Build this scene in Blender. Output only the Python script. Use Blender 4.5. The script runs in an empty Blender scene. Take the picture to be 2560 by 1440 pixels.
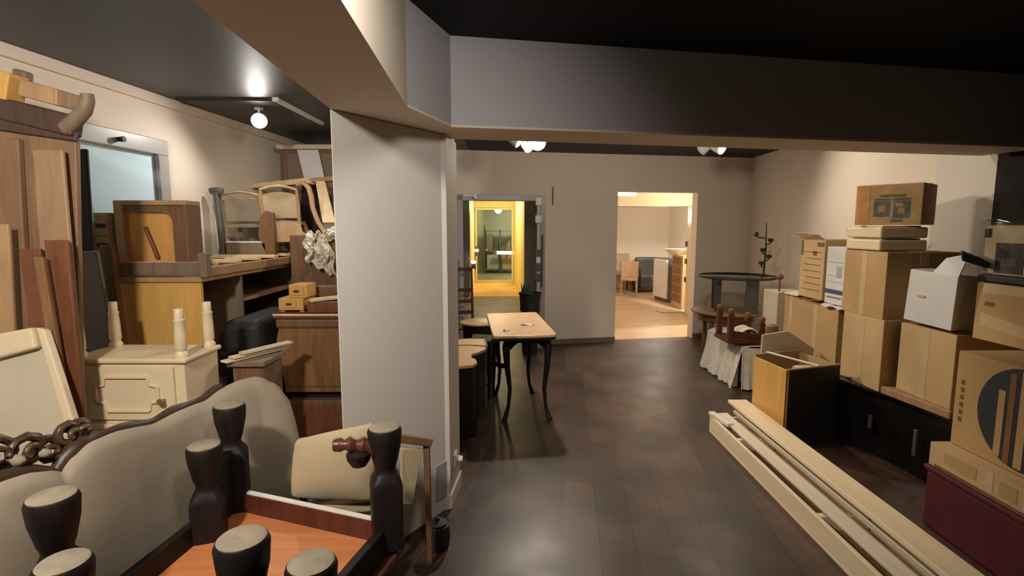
import bpy, math, random
from mathutils import Vector, Matrix, noise as mnoise
random.seed(7)
R = math.radians
col = bpy.context.scene.collection
S = bpy.context.scene

# ---------------------------------------------------------------- camera
PITCH = 6.71
FOC = 1300.0
EYE = 1.65
cam_d = bpy.data.cameras.new('camera')
cam = bpy.data.objects.new('camera', cam_d)
col.objects.link(cam)
cam.location = (0, 0, EYE)
cam.rotation_euler = (R(90 - PITCH), 0, 0)
cam_d.sensor_width = 36
cam_d.lens = 36 * FOC / 2560
cam_d.clip_start = 0.02
S.camera = cam
# ---------------------------------------------------------------- world, exposure
w = bpy.data.worlds.new('world')
S.world = w
w.use_nodes = True
w.node_tree.nodes['Background'].inputs[0].default_value = (0.9, 0.8, 0.7, 1)
w.node_tree.nodes['Background'].inputs[1].default_value = 0.01
S.view_settings.view_transform = 'Standard'
S.view_settings.look = 'None'
S.view_settings.exposure = 0.0
S.view_settings.gamma = 1
S.view_settings.use_curve_mapping = False
WARM = (1.0, 0.88, 0.72)
# front ceiling lamps outside the frame, plus unseen fill spots added behind the beams
def lamp(name, kind, loc, watt, color=WARM, size=0.08, target=None, angle=110, blend=0.8, parent=None):
    d = bpy.data.lights.new(name, kind)
    d.energy = watt
    d.color = color
    if kind in ('POINT', 'SPOT'):
        d.shadow_soft_size = size
    if kind == 'SPOT':
        d.spot_size = R(angle)
        d.spot_blend = blend
    o = bpy.data.objects.new(name, d)
    col.objects.link(o)
    o.location = loc
    if target is not None:
        o.rotation_euler = (Vector(target) - Vector(loc)).to_track_quat('-Z', 'Y').to_euler()
    if parent is not None:
        o.parent = parent
        o.location = Vector(loc) - parent.location
    return o
lamp('left_front_lamp_light', 'SPOT', (-1.25, 0.25, 2.5), 265, (1.0, .93, .83), .09, (-1.5, 3.0, .9), 150, .9)
lamp('middle_front_lamp_light', 'SPOT', (-0.05, 0.85, 2.42), 62, (1.0, .94, .88), .10, (-0.62, 2.65, 1.45), 100, 1.0)
lamp('heap_fill_light', 'SPOT', (-1.15, 3.35, 2.5), 55, (1.0, .90, .76), .06, (-1.85, 4.8, 1.85), 62, .8)  # unseen spot behind the long beam, added to brighten the heap
lamp('back_room_fill_light', 'SPOT', (1.1, 3.9, 2.5), 85, (1.0, .92, .80), .10, (1.0, 7.3, 1.2), 130, 1.0)  # unseen spot added behind the cross beam to lift the back wall
lamp('right_stack_fill_light', 'SPOT', (0.55, 3.55, 2.52), 88, (1.0, .87, .68), .08, (2.7, 3.6, .9), 105, 1.0)  # added unseen behind the cross beam to brighten the carton sides

# ---------------------------------------------------------------- helpers
PC, PS = math.cos(R(PITCH)), math.sin(R(PITCH))
def AT(px, py, x=None, y=None, z=None):
    """world point seen at photo pixel (px,py) on the plane x=, y= or z= (metres)"""
    u = (px - 1280) / FOC
    v = (py - 720) / FOC
    d = (u, PC - PS * v, -PS - PC * v)
    if z is not None: t = (z - EYE) / d[2]
    elif y is not None: t = y / d[1]
    else: t = x / d[0]
    return Vector((d[0] * t, d[1] * t, EYE + d[2] * t))

def tag(o, label=None, cat=None, group=None, kind=None):
    if label: o['label'] = label
    if cat: o['category'] = cat
    if group: o['group'] = group
    if kind: o['kind'] = kind
    return o

def thing(name, label, cat, loc=(0, 0, 0), rz=0, group=None):
    o = bpy.data.objects.new(name, None)
    col.objects.link(o)
    o.location = loc
    o.rotation_euler = (0, 0, rz)
    o.empty_display_size = 0.1
    return tag(o, label, cat, group)

def root_shift(p):
    s = Vector((0, 0, 0))
    while p is not None:
        s += p.location
        p = p.parent
    return s

class MB:
    """collects shapes (world metres) into one mesh object"""
    def __init__(self):
        self.v = []; self.f = []
    def add(self, vs, fs, M=None):
        n = len(self.v)
        for q in vs:
            q = Vector(q)
            self.v.append(M @ q if M is not None else q)
        for q in fs: self.f.append([i + n for i in q])
        return self
    def box(self, x0, x1, y0, y1, z0, z1, M=None):
        vs = [(x, y, z) for z in (z0, z1) for y in (y0, y1) for x in (x0, x1)]
        return self.add(vs, [(0, 2, 3, 1), (4, 5, 7, 6), (0, 1, 5, 4), (2, 6, 7, 3), (0, 4, 6, 2), (1, 3, 7, 5)], M)
    def bar(self, p0, p1, wd, ht, up=(0, 0, 1), w1=None, h1=None):
        p0 = Vector(p0); p1 = Vector(p1); d = (p1 - p0).normalized(); up = Vector(up)
        if abs(d.dot(up)) > .97: up = Vector((0, 1, 0))
        s = d.cross(up).normalized(); t = s.cross(d).normalized()
        w1 = wd if w1 is None else w1; h1 = ht if h1 is None else h1
        vs = []
        for p, a, b in ((p0, wd, ht), (p1, w1, h1)):
            vs += [p - s * a / 2 - t * b / 2, p + s * a / 2 - t * b / 2, p + s * a / 2 + t * b / 2, p - s * a / 2 + t * b / 2]
        return self.add(vs, [(0, 1, 2, 3), (7, 6, 5, 4), (0, 4, 5, 1), (1, 5, 6, 2), (2, 6, 7, 3), (3, 7, 4, 0)])
    def tube(self, pts, rad, n=12):
        pts = [Vector(p) for p in pts]; m = len(pts)
        rs = rad if isinstance(rad, (list, tuple)) else [rad] * m
        vs = []; fs = []; prev = None
        for i, p in enumerate(pts):
            d = (pts[min(i + 1, m - 1)] - pts[max(i - 1, 0)]).normalized()
            if prev is None:
                ref = Vector((0, 0, 1)) if abs(d.z) < .9 else Vector((1, 0, 0))
                s = d.cross(ref).normalized()
            else:
                s = (prev - d * prev.dot(d)).normalized()
            prev = s; t = d.cross(s)
            for k in range(n):
                a = 2 * math.pi * k / n
                vs.append(p + (s * math.cos(a) + t * math.sin(a)) * rs[i])
        for i in range(m - 1):
            for k in range(n):
                fs.append((i * n + k, i * n + (k + 1) % n, (i + 1) * n + (k + 1) % n, (i + 1) * n + k))
        fs.append(tuple(reversed(range(n)))); fs.append(tuple((m - 1) * n + k for k in range(n)))
        return self.add(vs, fs)
    def lathe(self, prof, c=(0, 0, 0), n=20, M=None, sx=1, sy=1):
        vs = []; fs = []; m = len(prof); c = Vector(c)
        for r, z in prof:
            for k in range(n):
                a = 2 * math.pi * k / n
                vs.append(c + Vector((r * sx * math.cos(a), r * sy * math.sin(a), z)))
        for i in range(m - 1):
            for k in range(n):
                fs.append((i * n + k, i * n + (k + 1) % n, (i + 1) * n + (k + 1) % n, (i + 1) * n + k))
        fs.append(tuple(reversed(range(n)))); fs.append(tuple((m - 1) * n + k for k in range(n)))
        return self.add(vs, fs, M)
    def prism(self, poly, z0, z1):
        n = len(poly)
        vs = [(p[0], p[1], z0) for p in poly] + [(p[0], p[1], z1) for p in poly]
        fs = [tuple(reversed(range(n))), tuple(range(n, 2 * n))] + [(i, (i + 1) % n, n + (i + 1) % n, n + i) for i in range(n)]
        return self.add(vs, fs)
    def ext(self, pts, vec):
        n = len(pts); vec = Vector(vec); pts = [Vector(p) for p in pts]
        vs = pts + [p + vec for p in pts]
        fs = [tuple(reversed(range(n))), tuple(range(n, 2 * n))] + [(i, (i + 1) % n, n + (i + 1) % n, n + i) for i in range(n)]
        return self.add(vs, fs)
    def slab(self, a, b, c, d, t):
        """flat board whose seen face is a-b-c-d, thickness t going away from the viewer"""
        a, b, c, d = map(Vector, (a, b, c, d))
        n = (b - a).cross(d - a).normalized()
        mid = (a + b + c + d) / 4
        if n.dot(mid - Vector((0, 0, EYE))) < 0: n = -n
        return self.ext([a, b, c, d], n * t)
    def grid(self, fn, nu, nv, t=0.004):
        """sheet fn(u,v) in [0,1]^2 with thickness t"""
        P = [[Vector(fn(i / nu, j / nv)) for j in range(nv + 1)] for i in range(nu + 1)]
        N = [[None] * (nv + 1) for _ in range(nu + 1)]
        for i in range(nu + 1):
            for j in range(nv + 1):
                du = P[min(i + 1, nu)][j] - P[max(i - 1, 0)][j]
                dv = P[i][min(j + 1, nv)] - P[i][max(j - 1, 0)]
                q = du.cross(dv)
                N[i][j] = q.normalized() if q.length > 1e-9 else Vector((0, 0, 1))
        vs = []; fs = []
        for sgn in (.5, -.5):
            for i in range(nu + 1):
                for j in range(nv + 1): vs.append(P[i][j] + N[i][j] * t * sgn)
        o = (nu + 1) * (nv + 1); I = lambda i, j: i * (nv + 1) + j
        for i in range(nu):
            for j in range(nv):
                fs.append((I(i, j), I(i + 1, j), I(i + 1, j + 1), I(i, j + 1)))
                fs.append((o + I(i, j), o + I(i, j + 1), o + I(i + 1, j + 1), o + I(i + 1, j)))
        for i in range(nu):
            fs.append((I(i, 0), o + I(i, 0), o + I(i + 1, 0), I(i + 1, 0)))
            fs.append((I(i, nv), I(i + 1, nv), o + I(i + 1, nv), o + I(i, nv)))
        for j in range(nv):
            fs.append((I(0, j), I(0, j + 1), o + I(0, j + 1), o + I(0, j)))
            fs.append((I(nu, j), o + I(nu, j), o + I(nu, j + 1), I(nu, j + 1)))
        return self.add(vs, fs)
    def build(self, name, m, parent=None, bevel=0.0, smooth=False, sub=0, loc=None, seg=2):
        sh = root_shift(parent) if parent is not None else Vector(loc or (0, 0, 0))
        me = bpy.data.meshes.new(name)
        me.from_pydata([tuple(q - sh) for q in self.v], [], self.f)
        me.update()
        import bmesh
        bm = bmesh.new(); bm.from_mesh(me)
        bmesh.ops.recalc_face_normals(bm, faces=bm.faces)
        bm.to_mesh(me); bm.free()
        if smooth:
            for p in me.polygons: p.use_smooth = True
        me.materials.append(m)
        o = bpy.data.objects.new(name, me)
        col.objects.link(o)
        if parent is not None: o.parent = parent
        else: o.location = sh
        if bevel:
            b = o.modifiers.new('bevel', 'BEVEL'); b.width = bevel; b.segments = seg; b.limit_method = 'ANGLE'; b.angle_limit = R(40)
        if sub:
            b = o.modifiers.new('sub', 'SUBSURF'); b.levels = sub; b.render_levels = sub
        if smooth and not sub:
            try:
                b = o.modifiers.new('es', 'EDGE_SPLIT'); b.split_angle = R(45)
            except Exception: pass
        return o

def mat(name, color, rough=.6, kind='plain', color2=None, scale=4.0, spec=.5, bump=0.0, metal=0.0, axis=(1, 1, 1), coat=0.0):
    m = bpy.data.materials.new(name); m.use_nodes = True
    nt = m.node_tree; nd = nt.nodes; ln = nt.links
    b = nd['Principled BSDF']
    b.inputs['Roughness'].default_value = rough
    b.inputs['Metallic'].default_value = metal
    b.inputs['Specular IOR Level'].default_value = spec
    if coat: b.inputs['Coat Weight'].default_value = coat
    c2 = color2 or tuple(q * .72 for q in color)
    tc = nd.new('ShaderNodeTexCoord'); mp = nd.new('ShaderNodeMapping')
    mp.inputs['Scale'].default_value = axis
    ln.new(tc.outputs['Object'], mp.inputs['Vector'])
    nz = nd.new('ShaderNodeTexNoise'); nz.inputs['Scale'].default_value = scale
    nz.inputs['Detail'].default_value = 5
    rp = nd.new('ShaderNodeValToRGB')
    rp.color_ramp.elements[0].color = (*c2, 1); rp.color_ramp.elements[1].color = (*color, 1)
    rp.color_ramp.elements[0].position = .3; rp.color_ramp.elements[1].position = .68
    if kind == 'wood':
        nz.inputs['Distortion'].default_value = 1.2
    ln.new(mp.outputs['Vector'], nz.inputs['Vector'])
    ln.new(nz.outputs['Fac'], rp.inputs['Fac'])
    ln.new(rp.outputs['Color'], b.inputs['Base Color'])
    if bump:
        bp = nd.new('ShaderNodeBump'); bp.inputs['Strength'].default_value = bump; bp.inputs['Distance'].default_value = .01
        n2 = nd.new('ShaderNodeTexNoise'); n2.inputs['Scale'].default_value = scale * 9
        ln.new(tc.outputs['Object'], n2.inputs['Vector'])
        ln.new(n2.outputs['Fac'], bp.inputs['Height']); ln.new(bp.outputs['Normal'], b.inputs['Normal'])
    return m
def wood(name, c, c2=None, rough=.45, axis=(6, 6, .6), scale=3):
    return mat(name, c, rough, 'wood', c2, scale, .4, .05, axis=axis)
def emit(name, color, strength):
    m = bpy.data.materials.new(name); m.use_nodes = True
    b = m.node_tree.nodes['Principled BSDF']
    b.inputs['Emission Color'].default_value = (*color, 1); b.inputs['Emission Strength'].default_value = strength
    b.inputs['Base Color'].default_value = (*color, 1)
    return m
def glass(name, color=(.9, .95, .93), rough=.02, gloss=1.0):
    """thin clear sheet: lets light straight through, mirrors at glancing angles"""
    m = bpy.data.materials.new(name); m.use_nodes = True
    nt = m.node_tree; nd = nt.nodes; ln = nt.links
    nd.remove(nd['Principled BSDF'])
    tr = nd.new('ShaderNodeBsdfTransparent'); tr.inputs['Color'].default_value = (*color, 1)
    gl = nd.new('ShaderNodeBsdfGlossy'); gl.inputs['Roughness'].default_value = rough
    fr = nd.new('ShaderNodeLayerWeight'); fr.inputs['Blend'].default_value = .5
    pw = nd.new('ShaderNodeMath'); pw.operation = 'POWER'; pw.inputs[1].default_value = 4.0
    ad = nd.new('ShaderNodeMath'); ad.operation = 'ADD'; ad.inputs[1].default_value = .04; ad.use_clamp = True
    mu = nd.new('ShaderNodeMath'); mu.operation = 'MULTIPLY'; mu.inputs[1].default_value = gloss
    mx = nd.new('ShaderNodeMixShader')
    ln.new(fr.outputs['Facing'], pw.inputs[0]); ln.new(pw.outputs[0], ad.inputs[0]); ln.new(ad.outputs[0], mu.inputs[0]); ln.new(mu.outputs[0], mx.inputs[0])
    ln.new(tr.outputs[0], mx.inputs[1]); ln.new(gl.outputs[0], mx.inputs[2])
    ln.new(mx.outputs[0], nd['Material Output'].inputs['Surface'])
    return m
def floor_mat(name, c1, c2, mortar, rough, sx=1.3, sy=.19, rot=0, rmix=.15, lo=.5, hi=1.7):
    m = bpy.data.materials.new(name); m.use_nodes = True
    nt = m.node_tree; nd = nt.nodes; ln = nt.links; b = nd['Principled BSDF']
    tc = nd.new('ShaderNodeTexCoord'); mp = nd.new('ShaderNodeMapping'); mp.inputs['Rotation'].default_value = (0, 0, rot)
    ln.new(tc.outputs['Object'], mp.inputs['Vector'])
    br = nd.new('ShaderNodeTexBrick'); br.inputs['Scale'].default_value = 1
    br.inputs['Brick Width'].default_value = sx; br.inputs['Row Height'].default_value = sy
    br.inputs['Mortar Size'].default_value = .002; br.inputs['Color1'].default_value = (*c1, 1)
    br.inputs['Color2'].default_value = (*c2, 1); br.inputs['Mortar'].default_value = (*mortar, 1)
    ln.new(mp.outputs['Vector'], br.inputs['Vector'])
    nz = nd.new('ShaderNodeTexNoise'); nz.inputs['Scale'].default_value = 2.3; nz.inputs['Detail'].default_value = 6
    ln.new(mp.outputs['Vector'], nz.inputs['Vector'])
    mr = nd.new('ShaderNodeMapRange'); mr.inputs['From Min'].default_value = .3; mr.inputs['From Max'].default_value = .7
    mr.inputs['To Min'].default_value = lo; mr.inputs['To Max'].default_value = hi
    ln.new(nz.outputs['Fac'], mr.inputs['Value'])
    mx = nd.new('ShaderNodeMix'); mx.data_type = 'RGBA'; mx.blend_type = 'MULTIPLY'; mx.inputs[0].default_value = 1
    ln.new(br.outputs['Color'], mx.inputs[6]); ln.new(mr.outputs['Result'], mx.inputs[7])
    ln.new(mx.outputs[2], b.inputs['Base Color'])
    m2 = nd.new('ShaderNodeMapRange'); m2.inputs['To Min'].default_value = rough - rmix / 2; m2.inputs['To Max'].default_value = rough + rmix
    n2 = nd.new('ShaderNodeTexNoise'); n2.inputs['Scale'].default_value = 3.1; n2.inputs['Detail'].default_value = 5
    ln.new(mp.outputs['Vector'], n2.inputs['Vector'])
    ln.new(n2.outputs['Fac'], m2.inputs['Value']); ln.new(m2.outputs['Result'], b.inputs['Roughness'])
    return m

M = {}
M['wall'] = mat('cream_plaster', (.78, .68, .57), .85, color2=(.74, .64, .53), scale=1.2, spec=.2, bump=.03)
M['column'] = mat('grey_white_plaster', (.69, .635, .565), .8, color2=(.65, .60, .53), scale=1.5, spec=.25)
M['ceil'] = mat('dark_grey_ceiling_paint', (.085, .083, .086), .5, color2=(.078, .076, .08), scale=2, spec=.35)
M['ceil_back'] = mat('dark_charcoal_ceiling', (.028, .026, .027), .6, color2=(.025, .023, .024), scale=2, spec=.2)
M['aged_wood'] = wood('aged_brown_wood', (.26, .15, .08), (.19, .105, .055), .5)
M['aged_light'] = wood('aged_tan_wood', (.34, .21, .125), (.27, .16, .09), .5)
M['crown_wood'] = wood('dark_crown_wood', (.085, .048, .035), (.055, .03, .022), .45)
M['ceil_dark'] = mat('charcoal_ceiling_paint', (.012, .012, .014), .7, scale=2, spec=.2)
M['beam'] = mat('bounce_lifted_beam_paint', (.80, .69, .55), .7, color2=(.76, .65, .51), scale=1.5, spec=.3)  # taupe lightened to carry bounce light on the beam undersides
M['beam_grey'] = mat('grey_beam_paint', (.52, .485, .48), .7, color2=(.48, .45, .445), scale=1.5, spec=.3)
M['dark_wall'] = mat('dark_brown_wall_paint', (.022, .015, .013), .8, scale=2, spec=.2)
M['floor'] = floor_mat('dark_laminate', (.075, .041, .027), (.046, .026, .017), (.012, .008, .006), .37, rot=R(96))
M['floor_light'] = floor_mat('honey_laminate', (.60, .41, .24), (.55, .37, .21), (.3, .19, .11), .35, rot=R(8), lo=.88, hi=1.12)
M['floor_pass'] = floor_mat('beige_passage_floor', (.24, .205, .14), (.215, .185, .125), (.15, .12, .08), .4, lo=.75, hi=1.2)
M['yellow_wall'] = mat('yellow_paint', (.84, .72, .36), .8, color2=(.82, .69, .33), scale=1)
M['yellow_floor'] = mat('ochre_floor', (.80, .50, .12), .5, scale=1.5)
M['grey_frame'] = mat('grey_frame_paint', (.40, .39, .37), .35, color2=(.36, .35, .33))
M['white_paint'] = mat('white_paint', (.72, .68, .60), .5, color2=(.68, .63, .55))
M['blind'] = mat('pale_blue_blind', (.66, .88, 1.0), .7, color2=(.64, .86, .98), scale=.7)
M['cream'] = mat('cream_lacquer', (.72, .58, .385), .42, color2=(.67, .53, .345), scale=2)
M['cream_dull'] = mat('cream_panel_paint', (.58, .51, .37), .55, color2=(.50, .44, .32), scale=2.5)
M['beige'] = mat('beige_board', (.82, .66, .44), .55, color2=(.74, .58, .37), scale=3, axis=(4, .6, 4))
M['beige_pale'] = mat('pale_board', (.72, .62, .48), .55, color2=(.62, .52, .38), scale=3, axis=(4, .6, 4))
M['honey'] = wood('honey_veneer', (.66, .38, .11), (.56, .31, .08), .5)
M['orange'] = wood('orange_plywood', (.58, .21, .075), (.46, .15, .05), .5, axis=(.7, 6, 6))
M['mahogany'] = wood('mahogany', (.115, .032, .018), (.06, .018, .011), .35)
M['ebony'] = mat('dark_stained_wood', (.015, .009, .0075), .5, 'wood', (.009, .006, .0055), 3, .25, .05, axis=(6, 6, .6))
M['walnut'] = wood('walnut_veneer', (.27, .135, .05), (.17, .08, .03), .45)
M['tan_wood'] = wood('tan_wood', (.44, .27, .14), (.33, .19, .095), .5)
M['pale_wood'] = wood('pale_pine', (.78, .60, .36), (.66, .48, .27), .55)
M['brown'] = wood('brown_wood', (.20, .105, .05), (.13, .065, .032), .5)
M['redbrown'] = wood('red_brown_wood', (.20, .07, .03), (.13, .045, .02), .45)
M['greybrown'] = wood('grey_brown_wood', (.22, .155, .105), (.16, .11, .075), .55)
M['slate'] = mat('slate_grey_panel', (.115, .108, .098), .4, color2=(.06, .056, .052), scale=2)
M['peach'] = wood('peach_table_veneer', (.68, .44, .26), (.60, .37, .21), .38)
M['linen'] = mat('grey_beige_linen', (.33, .275, .205), .95, color2=(.275, .225, .165), scale=5, spec=.1, bump=.06)
M['linen_cream'] = mat('cream_linen', (.47, .37, .235), .95, color2=(.39, .30, .18), scale=6, spec=.1, bump=.06)
M['crest'] = mat('dark_carved_crest', (.05, .027, .013), .45, color2=(.03, .016, .009), scale=10)
M['gilt'] = mat('antique_gilt', (.42, .27, .10), .35, color2=(.13, .08, .04), scale=14, metal=.5)
M['carved'] = mat('carved_brown_wood', (.10, .055, .025), .4, color2=(.025, .014, .008), scale=22)
M['amber'] = wood('amber_plywood', (.68, .34, .10), (.56, .26, .07), .5)
M['pad'] = mat('worn_felt_pad', (.29, .24, .17), .9, color2=(.21, .17, .115), scale=18)
M['card'] = mat('cardboard', (.50, .325, .155), .85, color2=(.43, .27, .125), scale=3, spec=.15)
M['card_light'] = mat('light_cardboard', (.58, .40, .21), .85, color2=(.50, .33, .17), scale=3, spec=.15)
M['card_orange'] = mat('orange_cardboard', (.74, .40, .17), .85, color2=(.64, .33, .13), scale=3, spec=.15)
M['tape'] = mat('clear_brown_tape', (.58, .44, .26), .18, color2=(.54, .40, .23), spec=.6)
M['ink'] = mat('grey_green_print', (.13, .16, .14), .8)
M['navy'] = mat('blue_black_print', (.022, .026, .034), .6)
M['paper'] = mat('white_paper', (.66, .64, .62), .8, color2=(.60, .58, .57), scale=5)
M['blue_ink'] = mat('blue_print', (.07, .08, .20), .7)
M['lace'] = mat('ivory_lace', (.76, .70, .58), .95, color2=(.60, .55, .45), scale=40, spec=.1, bump=.4)
M['black'] = mat('black_gloss_lacquer', (.010, .008, .008), .22, spec=.5)
M['black_matt'] = mat('matt_black', (.014, .013, .013), .6)
M['iron'] = mat('dark_green_iron', (.035, .04, .03), .5, metal=.3)
M['crimson'] = mat('crimson_cover', (.10, .008, .012), .7, color2=(.065, .006, .009), scale=3)
M['steel'] = mat('white_enamel', (.80, .78, .74), .4, color2=(.77, .75, .71))
M['green'] = mat('dark_green', (.06, .09, .05), .7)
M['glass_top'] = glass('table_glass', (.80, .88, .84))
M['pane'] = glass('door_pane', (.92, .95, .90))
M['plastic'] = glass('clear_wrap', (.96, .94, .90), .12)
M['bulb'] = emit('lamp_glow', (1.0, .93, .82), 14)
M['tube_glow'] = emit('tube_glow', (1.0, .97, .90), 4)
M['tan_paint'] = mat('olive_tan_paint', (.40, .31, .18), .8, scale=1)
M['far_wall'] = mat('olive_grey_wall', (.42, .42, .30), .8, scale=1)

# ---------------------------------------------------------------- the setting
def struct(name, mb, m, bevel=0, label=None):
    o = mb.build(name, m, bevel=bevel)
    o['kind'] = 'structure'
    if label: o['label'] = label
    return o
CZ = 2.65
BW = lambda x: 6.98 + .1885 * (x + .68)                 # front face of the back wall
LW = lambda y: -2.79 + .0726 * (y - 2.97)               # face of the left wall
RW = lambda y: 3.43 + (y - 4.25) * .023                 # face of the right wall
struct('floor', MB().prism([(-3.3, -2.2), (3.8, -2.2), (3.8, BW(3.8) + .12), (-3.3, BW(-3.3) + .12)], -.1, 0), M['floor'])
# ceilings: grey at the left and back, charcoal over the front right
struct('ceiling_left', MB().prism([(-3.3, -2.2), (-.34, -2.2), (-.6, 2.25), (-.56, 2.75), (-.56, BW(-.56) + .12), (-3.3, BW(-3.3) + .12)], CZ, CZ + .1), M['ceil'])
struct('ceiling_back', MB().prism([(-.56, 3.0), (3.8, 3.75), (3.8, BW(3.8) + .12), (-.56, BW(-.56) + .12)], CZ, CZ + .1), M['ceil_back'])
struct('ceiling_front', MB().prism([(-.34, -2.2), (3.8, -2.2), (3.8, 3.5), (-.56, 2.75), (-.6, 2.25)], CZ - .06, CZ + .1), M['ceil_dark'])
struct('wall_left', MB().prism([(LW(-2.2), -2.2), (LW(6.8), 6.8), (LW(6.8) - .2, 6.8), (LW(-2.2) - .2, -2.2)], 0, CZ), M['wall'])
struct('trim_left', MB().prism([(LW(-2.2), -2.2), (LW(6.6) , 6.6), (LW(6.6) + .03, 6.6), (LW(-2.2) + .03, -2.2)], CZ - .075, CZ), M['wall'], .008)
o1, o2 = -.72, .44
p1, p2 = 1.485, 2.685
H1, H2 = 2.07, 2.14
bw = MB()
def seg(x0, x1, z0, z1):
    bw.prism([(x0, BW(x0)), (x1, BW(x1)), (x1 - .03, BW(x1) + .14), (x0 - .03, BW(x0) + .14)], z0, z1)
seg(-2.9, o1, 0, CZ); seg(o1, o2, H1, CZ); seg(o2, p1, 0, CZ); seg(p1, p2, H2, CZ); seg(p2, 3.75, 0, CZ)
struct('wall_back', bw, M['wall'])
struct('wall_right', MB().prism([(RW(4.25), 4.25), (RW(7.9), 7.9), (RW(7.9) + .2, 7.9), (RW(4.25) + .2, 4.25)], 0, CZ), M['wall'])
struct('wall_right_pier', MB().prism([(3.40, 3.72), (3.40, 4.25), (3.7, 4.25), (3.7, 3.72)], 0, CZ), M['column'])
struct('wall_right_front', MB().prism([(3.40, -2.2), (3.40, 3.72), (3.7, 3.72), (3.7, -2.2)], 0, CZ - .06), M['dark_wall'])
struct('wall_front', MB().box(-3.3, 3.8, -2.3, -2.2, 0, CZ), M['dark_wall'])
bb = MB()
for a, b in ((-2.5, o1), (o2, p1), (p2, 3.45)):
    bb.prism([(a, BW(a)), (a, BW(a) - .015), (b, BW(b) - .015), (b, BW(b))], 0, .07)
struct('baseboard_back', bb, M['greybrown'])
struct('baseboard_right', MB().prism([(RW(4.3), 4.3), (RW(7.7), 7.7), (RW(7.7) - .015, 7.7), (RW(4.3) - .015, 4.3)], 0, .07), M['greybrown'])
# column with an oblique face, beams resting on it
ZS = 2.15
A_, B_, C_, D_ = (-.776, 2.29), (-.372, 2.90), (-.345, 3.2), (-.92, 2.85)
struct('wall_column', MB().prism([A_, B_, C_, (-.75, 3.3), D_], 0, ZS), M['column'], .006)
struct('baseboard_column', MB().prism([(B_[0] - .02, B_[1] - .03), (B_[0] + .022, B_[1] - .012), (C_[0] + .022, C_[1]), (C_[0], C_[1])], 0, .09), M['white_paint'], .004)
struct('trim_column', MB().prism([(B_[0] - .016, B_[1] - .022), (B_[0] + .012, B_[1] - .006), (C_[0] + .01, C_[1]), (C_[0], C_[1])], 0, ZS), M['column'], .003)
fb0, fb1 = Vector((-.306, 2.70)), Vector((3.40, 3.40))
fd = (fb1 - fb0).normalized(); fn = Vector((-fd.y, fd.x))
fq = [fb0, fb1, fb1 + fn * .38, fb0 + fn * .36]
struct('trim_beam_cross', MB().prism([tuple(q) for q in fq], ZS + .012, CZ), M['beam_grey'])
struct('trim_beam_soffit', MB().prism([tuple(q) for q in fq], ZS, ZS + .012), M['beam'])  # thin lighter sheet: bounce light painted on the beam's underside
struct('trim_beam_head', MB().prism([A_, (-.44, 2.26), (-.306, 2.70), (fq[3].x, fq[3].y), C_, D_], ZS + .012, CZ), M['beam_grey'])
struct('trim_beam_head_soffit', MB().prism([A_, (-.44, 2.26), (-.306, 2.70), (fq[3].x, fq[3].y), C_, D_], ZS + .001, ZS + .012), M['beam'])  # same painted bounce light under the head block
struct('trim_beam_long', MB().prism([(-.50, -2.2), (-.183, -2.2), (-.44, 2.27), (-.776, 2.29)], ZS, CZ), M['beam'])

# window in the left wall with a lowered pale blue blind
win = tag(bpy.data.objects.new('window_1', None), kind='structure'); col.objects.link(win)
wy0, wy1, wz0, wz1 = 2.75, 4.12, 1.0, 2.31
win.location = (LW(3.4), 3.4, wz0)
ang = math.atan(.0726)
def lw(y, off): return (LW(y) + off, y)
def lbar(y0, y1, z0, z1, off0, off1):
    return MB().prism([lw(y0, off0), lw(y1, off0), lw(y1, off1), lw(y0, off1)], z0, z1)
f_ = lbar(wy0, wy1, wz1 - .12, wz1, 0, .05)
f_.prism([lw(wy1 - .11, 0), lw(wy1, 0), lw(wy1, .05), lw(wy1 - .11, .05)], wz0, wz1 - .12)
f_.prism([lw(wy0, 0), lw(wy0 + .11, 0), lw(wy0 + .11, .05), lw(wy0, .05)], wz0, wz1 - .12)
f_.prism([lw(wy0, 0), lw(wy1, 0), lw(wy1, .07), lw(wy0, .07)], wz0 - .05, wz0)
f_.build('window_frame', M['grey_frame'], win, .008)
lbar(wy0 + .11, wy1 - .11, wz0, wz1 - .12, 0, .012).build('blind', M['blind'], win)
kn = AT(300, 348, x=LW(3.7) + .06)
MB().tube([kn - Vector((.02, 0, 0)), kn + Vector((.03, 0, 0))], [.014, .02], 10).build('latch', M['black_matt'], win)

# the passage seen through the left opening, with the yellow doorway at its end
def wbox(name, x0, x1, y0, y1, z0, z1, m):
    return struct(name, MB().box(x0, x1, y0, y1, z0, z1), m)
PY = 12.35
wbox('floor_passage', -2.2, 1.3, 7.05, PY, -.1, -.004, M['floor_pass'])
wbox('ceiling_passage', -2.2, 1.3, 7.35, PY, 2.6, 2.7, M['white_paint'])
wbox('wall_passage_left', -2.3, -2.2, 7.0, PY, -.1, 2.6, M['wall'])
wbox('wall_passage_right', 1.2, 1.3, 7.5, PY, -.1, 2.6, M['wall'])
pw = MB().box(-2.3, -1.0, PY, PY + .1, -.1, 2.6).box(.29, 1.3, PY, PY + .1, -.1, 2.6).box(-1.0, .29, PY, PY + .1, 2.3, 2.6)
struct('wall_passage_end', pw, M['grey_frame'])
VY = 15.6
wbox('floor_vestibule', -1.2, .4, PY + .0, VY, -.1, -.002, M['yellow_floor'])
wbox('ceiling_vestibule', -1.3, .5, PY + .1, VY, 2.4, 2.5, M['yellow_wall'])
struct('wall_vestibule_left', MB().prism([(-1.0, PY + .1), (-1.12, VY), (-1.3, VY), (-1.3, PY + .1)], 0, 2.4), M['yellow_wall'])
struct('wall_vestibule_right', MB().prism([(.29, PY + .1), (.05, VY), (.5, VY), (.5, PY + .1)], 0, 2.4), M['yellow_wall'])
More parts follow.
